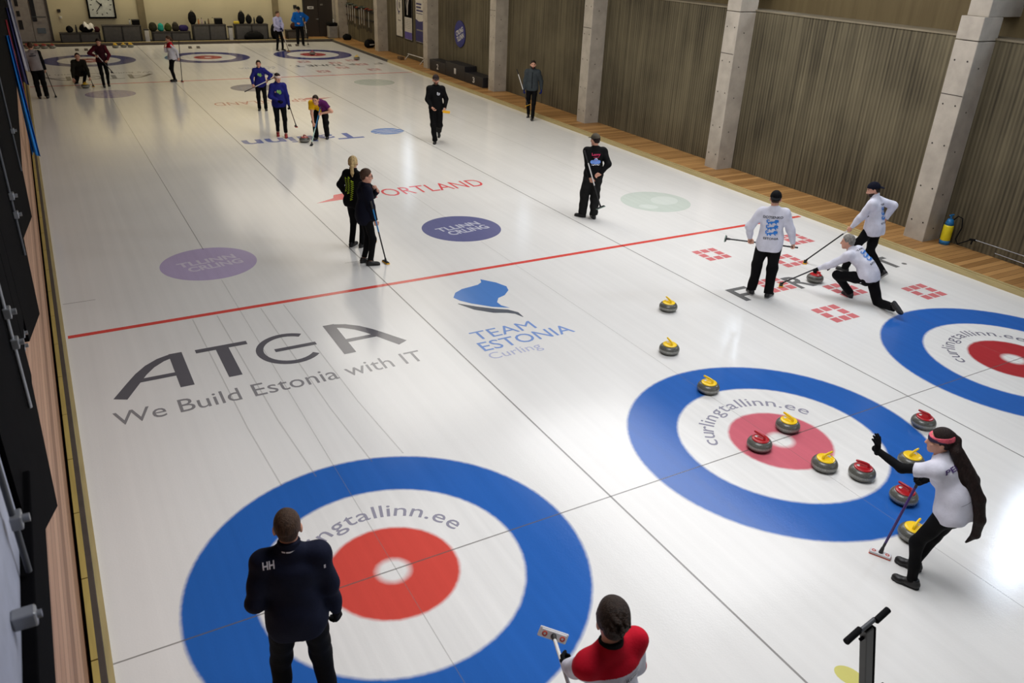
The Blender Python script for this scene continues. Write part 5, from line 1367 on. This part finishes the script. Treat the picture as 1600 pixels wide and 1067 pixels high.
bottle('white bottle at the end of the high bench past the clock', -2.45, 40.72, HI, (0.6, 0.6, 0.58), 0.26)
def crate(label, x, z, w_, h_):
    t = thing('black_box', label, 'box', (x, 40.75, z), 0, 'black boxes on the far benches')
    q = MB(); q.box((-w_ / 2, -0.16, 0), (w_ / 2, 0.16, h_ * 0.85), 0, 0.012); q.build('body', BK, t)
    q = MB(); q.box((-w_ / 2 - 0.01, -0.17, h_ * 0.85), (w_ / 2 + 0.01, 0.17, h_), 0, 0.01); q.build('lid', bench_fr, t)
crate('black box beside the white bottle, next to the concrete pier', -2.18, HI, 0.34, 0.24)
crate('black box on the bottle bench in the middle of the far wall', 1.76, HI, 0.36, 0.28)
B_('olive jacket slumped against the concrete pier', -1.42, LO, (0.40, 0.32, 0.42), (0.03, 0.03, 0.018), 'none', 'folded_jacket', 'jacket', rz=20)
B_('turquoise bag on the low bench beyond the pier', -1.06, LO, (0.28, 0.24, 0.36), (0.02, 0.30, 0.24))
B_('olive green bag beside the turquoise one', -0.72, LO, (0.34, 0.28, 0.36), (0.05, 0.06, 0.015))
B_('dark bag with a cream top between the olive bag and the purple jacket', -0.36, LO, (0.34, 0.28, 0.40), (0.03, 0.026, 0.02), 'holdall', 'holdall', 'bag')
B_('purple jacket heaped at the end of the low bench', 0.02, LO, (0.48, 0.34, 0.28), (0.03, 0.02, 0.09), 'none', 'folded_jacket', 'jacket')
B_('tall black oval pack at the start of the bottle bench', 0.50, HI, (0.40, 0.30, 0.62), BK)
for lab, x, c, h in (('orange bottle beside the tall black pack', 0.78, (0.6, 0.22, 0.06), 0.26), ('pale pink bottle second along the bottle bench', 0.94, (0.5, 0.38, 0.40), 0.30), ('squat dark bottle third along the bottle bench', 1.10, (0.03, 0.03, 0.03), 0.16),
                     ('slim brown bottle fourth along the bottle bench', 1.27, (0.14, 0.08, 0.03), 0.27), ('cream bottle fifth along the bottle bench, by the black box', 1.48, (0.6, 0.55, 0.35), 0.32), ('slim black bottle between the black packs', 3.58, (0.02, 0.02, 0.02), 0.32)):
    bottle(lab, x, 40.72, HI, c, h)
q = MB(); q.box((-0.13, -0.12, 0), (0.13, 0.12, 0.12), 0, 0.02); o = q.build('storage_tub', mat('tub_yellow', rgb(214, 190, 50), 0.5)); o.location = (2.66, 40.75, HI); tag(o, 'small yellow tub at the start of the second high bench', 'tub')
B_('tall black oval pack on the second high bench', 2.94, HI, (0.36, 0.30, 0.62), BK)
B_('black pack beside the tall oval one on the second high bench', 3.31, HI, (0.32, 0.26, 0.44), BK)
B_('black holdall at the far end of the second high bench', 3.88, HI, (0.40, 0.28, 0.36), BK, 'holdall', 'holdall', 'bag')
B_('black pack standing on the floor in front of the second pier', 4.60, 0.06, (0.44, 0.34, 0.80), BK, y=40.7)
B_('large black holdall pushed in front of the second high bench', 3.4, 0.06, (1.0, 0.34, 0.42), BK, 'holdall', 'holdall', 'bag', y=40.32)
B_('dark brown bag with a pink patch on the low bench by the dark door', 5.75, LO, (0.56, 0.32, 0.36), (0.04, 0.018, 0.016), 'holdall', 'holdall', 'bag')
t = thing('white_bollard', 'white upright post between the two high benches', 'post', (2.30, 40.7, 0.06)); q = MB(); q.box((-0.10, -0.10, 0), (0.10, 0.10, 0.62), 0, 0.02); q.build('post', white_paint, t); q = MB(); q.box((-0.13, -0.13, 0.62), (0.13, 0.13, 0.68), 0, 0.02); q.build('cap', bench_fr, t)
t = thing('white_bollard', 'white upright post beside the concrete pier', 'post', (-1.78, 40.5, 0.06)); q = MB(); q.box((-0.10, -0.10, 0), (0.10, 0.10, 0.55), 0, 0.02); q.build('post', white_paint, t); q = MB(); q.box((-0.12, -0.12, 0.55), (0.12, 0.12, 0.60), 0, 0.02); q.build('cap', bench_fr, t)
for i, x in enumerate((-1.1, 1.65)):
    t = thing('floor_mat', ('black mat with worn white marks before the coloured bags', 'black mat with worn white marks before the bottle bench')[i], 'mat', (x, 40.16, 0.062), 0, 'floor mats')
    q = MB(); q.box((-0.75, -0.13, 0), (0.75, 0.13, 0.012)); q.build('base', rubber, t)
    q = MB(); v, f = ribbon([(-0.6 + 1.2 * k / 14, 0.05 * (1 if k % 2 else -1)) for k in range(15)], 0.035); q.add([(a, b, 0.0135) for a, b in v], f); q.build('worn_mark', white_paint, t)

# square clock
t = thing('wall_clock', 'large square white clock with a black frame on the far wall', 'clock', (-3.55, 41.58, 1.69))
q = MB()
for a, b in (((-0.62, -0.62), (0.62, -0.55)), ((-0.62, 0.55), (0.62, 0.62)), ((-0.62, -0.55), (-0.55, 0.55)), ((0.55, -0.55), (0.62, 0.55))): q.box((a[0], -0.08, a[1]), (b[0], 0.0, b[1]))
q.build('frame', black, t)
q = MB(); q.box((-0.55, -0.04, -0.55), (0.55, -0.01, 0.55)); q.build('face', mat('clock_face', rgb(200, 204, 196), 0.5), t)
q = MB()
for k in range(12):
    a = math.radians(30 * k); d = Vector((math.sin(a), 0, math.cos(a))); s_ = Vector((math.cos(a), 0, -math.sin(a))); c0 = d * 0.40; c1 = d * 0.48; wv = s_ * 0.018
    q.add([c0 - wv + Vector((0, -0.042, 0)), c0 + wv + Vector((0, -0.042, 0)), c1 + wv + Vector((0, -0.042, 0)), c1 - wv + Vector((0, -0.042, 0))], [(0, 1, 2, 3)])
q.build('hour_mark', black, t)
for nm, ang, ln, wd in (('hour_hand', 318, 0.27, 0.028), ('minute_hand', 218, 0.40, 0.022)):
    a = math.radians(ang); d = Vector((math.sin(a), 0, math.cos(a))); s_ = Vector((math.cos(a), 0, -math.sin(a))) * wd; y = Vector((0, -0.05, 0)); q = MB()
    p = [d * -0.07 - s_, d * -0.07 + s_, d * ln + s_ * 0.6, d * ln - s_ * 0.6]
    q.add([v + y for v in p] + [v + y + Vector((0, -0.008, 0)) for v in p], [(0, 1, 2, 3), (7, 6, 5, 4), (0, 4, 5, 1), (1, 5, 6, 2), (2, 6, 7, 3), (3, 7, 4, 0)]); q.build(nm, black, t)
q = MB(); q.box((-0.045, -0.07, -0.045), (0.045, -0.04, 0.045), 0, 0.01); q.build('hub', black, t)
# small fittings on the far wall
for lab, x, z, s_ in (('small dark sensor on the far wall above the grey door edge', -5.42, 1.42, 0.07), ('small pale switch on the far wall beside the grey door', -5.40, 1.12, 0.05), ('small dark box on the far wall before the dark door', 6.02, 1.60, 0.09)):
    q = MB(); q.box((x - s_, 41.54, z - s_), (x + s_, 41.6, z + s_), 0, 0.012); tag(q.build('wall_box', bench_fr if 'dark' in lab else white_paint), lab, 'wall fitting')
# doors
fr = mat('door_frame_dark', rgb(58, 54, 52), 0.5); dark_glass = mat('door_glass', rgb(26, 28, 32), 0.2)
d1 = MB(); d1.box((-7.40, 41.50, 0.06), (-6.66, 41.58, 2.5)); d1.box((-6.64, 41.50, 0.06), (-5.95, 41.58, 2.5)); d1 = struct(d1.build('door_1', grey_door))
q = MB(); q.box((-5.95, 41.46, 0.06), (-5.86, 41.60, 2.6)); q.box((-7.40, 41.46, 2.5), (-5.86, 41.60, 2.6)); q.build('door_frame', fr, d1)
for a, b in (((-7.22, 1.62), (-7.08, 1.92)), ((-7.22, 1.18), (-7.08, 1.42)), ((-7.22, 0.60), (-7.05, 1.02)), ((-6.62, 0.95), (-6.42, 2.0))):
    q = MB(); q.box((a[0], 41.485, a[1]), (b[0], 41.50, b[1])); q.build('door_pane', dark_glass, d1)
q = MB(); q.box((-6.50, 41.48, 0.42), (-6.14, 41.50, 0.66)); q.build('kick_plate', mat('kick_plate', rgb(96, 108, 120), 0.5), d1)
q = MB(); q.tube([(-6.62, 41.44, 1.16), (-6.02, 41.44, 1.16)], 0.02, 8); q.build('push_bar', dgrey, d1)
d2 = MB(); d2.box((6.50, 41.48, 0.06), (7.27, 41.58, 3.0)); d2.box((7.285, 41.48, 0.06), (8.06, 41.58, 3.0)); d2 = struct(d2.build('door_2', brown_door))
q = MB(); q.box((6.44, 41.44, 0.06), (6.50, 41.60, 3.06)); q.box((6.44, 41.44, 3.0), (8.07, 41.60, 3.06)); q.build('door_frame', bench_fr, d2)
q = MB(); q.box((6.68, 41.47, 1.50), (7.02, 41.48, 1.63)); q.build('door_sign', white_paint, d2)
q = MB(); q.box((6.73, 41.465, 1.545), (6.97, 41.47, 1.585)); q.build('sign_print', bench_fr, d2)
q = MB(); q.box((7.40, 41.47, 1.68), (7.55, 41.48, 1.76)); q.build('door_label', mat('label_grey', rgb(110, 106, 100), 0.6), d2)
q = MB(); q.tube([(7.22, 41.44, 0.98), (7.10, 41.44, 0.98)], 0.014, 8); q.box((7.19, 41.44, 0.94), (7.25, 41.48, 1.02)); q.build('door_handle', steel, d2)
# bin beside the dark door
t = thing('waste_bin', 'grey bin with a black swing lid beside the dark door', 'bin', (7.78, 40.75, 0.07))
q = MB(); q.box((-0.24, -0.2, 0), (0.24, 0.2, 0.62), 0, 0.03); q.build('body', mat('bin_grey', rgb(140, 138, 134), 0.5), t)
q = MB(); q.box((-0.26, -0.22, 0.62), (0.26, 0.22, 0.80), 0, 0.05); q.build('lid', BK, t)
bottle('small white bottle standing on the bin lid', 7.86, 40.72, 0.872, (0.6, 0.6, 0.6), 0.22, 0.03)
# bags on the deck
bag('holdall', 'black gear bag lying on the deck under the broom rack', 'bag', (8.22, 39.6, 0.07), (0.5, 0.9, 0.30), BK, 0, 'holdall')
t = bag('holdall', 'black sports bag with white print beside the pillar under the brooms', 'bag', (8.26, 36.2, 0.07), (0.62, 0.5, 0.40), BK, 20, 'holdall')
q = MB(); q.box((-0.20, -0.262, 0.15), (0.08, -0.25, 0.20)); q.build('printed_mark', white_paint, t)

# broom rack on the ribbed wall
t = thing('broom_rack', 'two dark rails holding a row of brooms on the ribbed wall', 'rack', (8.66, 38.7, 1.70))
for z in (0.0, -0.42):
    q = MB(); q.box((-0.05, -2.2, z - 0.03), (0.035, 2.2, z + 0.03), 0, 0.006); q.build('rail', bench_fr, t)
rng = random.Random(5); protos = []
ordn = ['first', 'second', 'third', 'fourth', 'fifth', 'sixth', 'seventh', 'eighth', 'ninth', 'tenth', 'eleventh', 'twelfth', 'thirteenth', 'fourteenth', 'fifteenth', 'sixteenth', 'seventeenth', 'eighteenth', 'nineteenth', 'twentieth', 'twenty-first', 'twenty-second']
for i in range(22):
    y = 36.75 + i * 0.178; c = ('red', 'black', 'green')[0 if (i < 5 and i != 2) or i in (11, 12) else 1 + (i % 2)]
    lab = '%s broom from the pillar, hanging %s-headed on the wall rack' % (ordn[i], {'red': 'red', 'black': 'black', 'green': 'grey'}[c])
    zt = 1.92 - rng.random() * 0.12; ln = 1.02 + rng.random() * 0.12
    pr = next((p for p in protos if p[0] == c), None)
    if pr is None:
        o = broom(lab, (8.592, y, zt), (8.596, y + 0.03, zt - ln), pad='red' if c == 'red' else c, segs=(({'red': 'black', 'black': 'white', 'green': 'brown'}[c], 1.0),), flat=False, yaw=0.3, group='brooms on the wall rack'); protos.append((c, o))
    else:
        o = dup(pr[1], (8.592, y, zt), rng.uniform(-0.05, 0.05), lab)

# three roll banners on the wall
def banner(label, y0, y1, z0, z1, c, decor):
    t = thing('wall_banner', label, 'banner', (8.69, (y0 + y1) / 2, z0), 0, 'banners on the ribbed wall'); hw = (y0 - y1) / 2; h = z1 - z0
    q = MB(); q.box((-0.03, -hw, 0), (-0.012, hw, h)); q.build('board', bench_fr, t)
    q = MB(); q.box((-0.034, -hw + 0.05, 0.04), (-0.030, hw - 0.05, h - 0.03)); q.build('sheet', c, t)
    def put(nm, vf, m, lay=1):          # u runs toward the near end (-y), v up
        me = bpy.data.meshes.new(nm); me.from_pydata([(-0.034 - 0.0015 * lay, -u, v) for u, v in vf[0]], [], vf[1]); link(nm, me, m, t)
    decor(put, hw - 0.05, h)
nv = mat('banner_navy', rgb(44, 40, 92), 0.7); rd = mat('banner_red', rgb(170, 60, 70), 0.7); pp = mat('banner_purple', rgb(84, 70, 140), 0.7); gr = mat('banner_grey', rgb(120, 116, 112), 0.7)
def d_a(put, w, h):
    put('ring_mark', ribbon(arc(0.0, 1.42, 0.22, 40, 300, 20, 0.30), 0.07), nv); put('ring_fill', disc2(0.07, 1.42, 0.12, 16, None, 0.16), gr, 1)
    put('small_line', rect2(-0.15, 0.72, 0.2, 0.77), gr); put('tail_mark', rect2(-0.12, 1.0, 0.05, 1.1), gr)
def d_b(put, w, h):
    put('photo_field', rect2(-w, 1.0, w, h - 0.05), black); put('purple_foot', rect2(-w, 0.05, w, 0.36), pp)
    put('player_figure', join2(disc2(0.05, 1.85, .07, 12), ribbon([(0.05, 1.8), (-.05, 1.5), (-.1, 1.1)], .12)), mat('banner_pale', rgb(170, 164, 160), 0.7), 2); put('second_figure', join2(disc2(-0.15, 1.95, .06, 12), ribbon([(-0.15, 1.9), (-.2, 1.6), (-.12, 1.3)], .1)), gr, 2)
    for k in range(6): put('text_line', rect2(-w + .06, 0.9 - k * 0.075, w - .08, 0.915 - k * 0.075), gr, 2)
    put('title_line', rect2(-w + .05, 2.16, w - .05, 2.22), white_paint, 2)
def d_c(put, w, h):
    put('navy_foot', poly2([(-w, 0.05), (w, 0.05), (w, 1.05), (0.3, 0.95), (-0.1, 0.92), (-w, 1.0)]), nv)
    put('red_corner', poly2([(-w, h - .05), (-w, 1.95), (-0.25, 2.1), (-0.05, h - .05)]), rd)
    for k, (a, hh) in enumerate(((1.62, .07), (1.48, .07), (1.34, .07), (1.24, .03))): put('text_line', rect2(-w + .08, a, w - (.25, .3, .1, .12)[k], a + hh), nv, 2)
    put('foot_line', rect2(-w + .1, 0.52, w - .1, 0.58), gr, 2)
banner('white banner with a dark ring emblem, farthest of the three', 33.52, 32.66, 0.92, 3.3, mat('banner_white', rgb(190, 184, 172), 0.7), d_a)
banner('dark banner with a photo panel and purple foot, middle of the three', 32.46, 31.50, 0.88, 3.3, mat('banner_cream', rgb(186, 180, 170), 0.7), d_b)
banner('white banner with a red corner and navy foot, nearest the pillar', 31.14, 30.12, 0.90, 3.3, mat('banner_ivory', rgb(192, 186, 174), 0.7), d_c)
# round club sign
t = thing('round_sign', 'round navy club sign with white letters on the ribbed wall', 'sign', (8.69, 26.5, 1.72))
q = MB(); n = 48; V = [(-0.03, 0.5 * math.cos(2 * math.pi * k / n), 0.52 * math.sin(2 * math.pi * k / n)) for k in range(n)] + [(0.0, 0.5 * math.cos(2 * math.pi * k / n), 0.52 * math.sin(2 * math.pi * k / n)) for k in range(n)]
q.add(V, [tuple(range(n)), tuple(range(2 * n - 1, n - 1, -1))] + [(k, (k + 1) % n, n + (k + 1) % n, n + k) for k in range(n)]); q.build('disc', mat('sign_navy', rgb(40, 42, 112), 0.5), t)
lt = turn2(join2(fit2(text2('CRLING', 0.03), -0.32, 0.0, 0.36, 0.20), fit2(text2('TLLINN', 0.03), -0.34, -0.24, 0.34, -0.04)), 22)
me = bpy.data.meshes.new('lettering'); me.from_pydata([(-0.033, -u, v) for u, v in lt[0]], [], lt[1]); link('lettering', me, white_paint, t)
# winners' podium
t = thing('podium', 'black three-step winners podium against the ribbed wall', 'podium', (8.14, 25.9, 0.07))
pod = mat('podium_black', rgb(30, 29, 34), 0.5)
for y0, y1, h, s_ in ((26.75, 28.40, 0.45, '2'), (24.95, 26.74, 0.58, '1'), (23.35, 24.94, 0.38, '3')):
    q = MB(); q.box((0.0, y0 - 25.9, 0), (0.54, y1 - 25.9, h), 0, 0.008); st_ = q.build('step', pod, t)
    vf = fit2(text2(s_, 0.03), -0.09, h * 0.5 - 0.11, 0.09, h * 0.5 + 0.11); me = bpy.data.meshes.new('number'); me.from_pydata([(-0.003, (y0 + y1) / 2 - 25.9 - u, v) for u, v in vf[0]], [], vf[1]); link('number', me, white_paint, st_)
# white rail on the deck below the banners
t = thing('folding_stand', 'white folding banner stand leaning by the wall below the banners', 'stand', (8.48, 30.6, 0.07))
q = MB(); q.tube([(0, 1.05, 0.25), (0.08, -0.95, 0.25)], 0.022, 8); q.build('tube', white_paint, t)
for y in (0.95, -0.8):
    q = MB(); q.tube([(0.02, y, 0.25), (-0.16, y + 0.1, 0.0)], 0.018, 8); q.build('leg', white_paint, t)
q = MB(); q.box((-0.32, 0.0, 0), (-0.12, 0.35, 0.14), 0, 0.02); o = q.build('cardboard_box', mat('brown_card', rgb(98, 76, 50), 0.8)); o.location = (8.34, 31.5, 0.07); tag(o, 'small brown box on the deck in front of the white folding stand', 'box')

# yellow and blue pressure sprayer by the pillar
t = thing('pressure_sprayer', 'yellow and blue pressure sprayer standing on the deck beside the pillar', 'sprayer', (8.50, 3.72, 0.07))
q = MB(); q.lathe([(0.0, 0.06), (0.092, 0.06), (0.096, 0.10), (0.096, 0.36), (0.088, 0.40), (0.0, 0.42)], 28); q.build('tank', mat('sprayer_yellow', rgb(222, 204, 30), 0.4), t)
sb = mat('sprayer_blue', rgb(30, 112, 170), 0.4)
q = MB(); q.lathe([(0.0, 0.0), (0.098, 0.0), (0.100, 0.08), (0.094, 0.085), (0.0, 0.085)], 28); q.build('base', sb, t)
q = MB(); q.lathe([(0.0, 0.40), (0.088, 0.40), (0.07, 0.47), (0.05, 0.52), (0.0, 0.53)], 24); top_ = q.build('shoulder', sb, t)
q = MB(); q.tube([(0, 0, 0.52), (0, 0, 0.60)], 0.018, 10); q.tube([(-0.06, 0, 0.60), (0.06, 0, 0.60)], 0.016, 10); q.build('pump_handle', sb, top_)
q = MB(); q.tube([(0.05, -0.03, 0.50), (0.06, -0.10, 0.60), (0.06, -0.20, 0.58), (0.05, -0.24, 0.40), (0.05, -0.18, 0.15), (0.06, -0.24, 0.06), (0.08, -0.38, 0.16), (0.09, -0.46, 0.22)], 0.012, 8); q.build('hose', C_BLACK, t)
q = MB(); q.tube([(0.09, -0.44, 0.22), (0.09, -0.56, 0.24)], 0.022, 10); q.tube([(0.09, -0.50, 0.23), (0.07, -0.50, 0.14)], 0.015, 8); q.build('trigger_grip', C_BLACK, t)
q = MB(); q.tube([(0.09, -0.56, 0.24), (0.10, -2.4, 0.24)], 0.009, 8); q.build('lance', steel, t)
q = MB(); q.tube([(8.64, 2.75, 0.17), (8.64, 0.4, 0.12)], 0.009, 8); tag(q.build('steel_rod', steel), 'thin steel rod lying along the ribbed wall below the sprayer lance', 'rod')

# scraper with a T-handle at the near end
t = thing('ice_scraper', 'black upright ice scraper post with a T-shaped grip handle near the camera', 'scraper', (-2.29, -3.14, 0.04))
t.rotation_euler = (math.radians(-4.7), math.radians(-12.2), 0)
pm = mat('scraper_post', rgb(44, 44, 42), 0.5); q = MB(); q.box((-0.055, -0.030, 0.06), (0.020, 0.030, 0.97), 0, 0.006); q.build('post', pm, t)
q = MB(); q.box((0.022, -0.028, 0.06), (0.048, 0.028, 0.955), 0, 0.006); q.build('rail', black, t)
hd = MB(); hd.tube([(-0.10, -0.01, 1.005), (0.06, 0.0, 1.005)], 0.017, 14); hd = hd.build('handlebar', dgrey, t)
for a, b in ((-0.24, -0.085), (0.055, 0.195)):
    q = MB(); q.tube([(a, -0.015, 1.005), (b, 0.0, 1.005)], 0.024, 16); q.build('grip', C_BLACK, hd)
q = MB(); q.box((-0.03, -0.02, 0.96), (0.015, 0.02, 1.0), 0, 0.006); q.build('bracket', black, t)
for x, z in ((-0.085, 0.90), (0.062, 0.62)):
    q = MB(); q.tube([(x, 0, z), (x + (0.03 if x < 0 else -0.012), 0, z)], 0.013, 12); q.build('knob', black, t)
q = MB(); q.box((-0.30, -0.10, 0.0), (0.30, 0.10, 0.06), 0, 0.01); q.build('base', black, t)
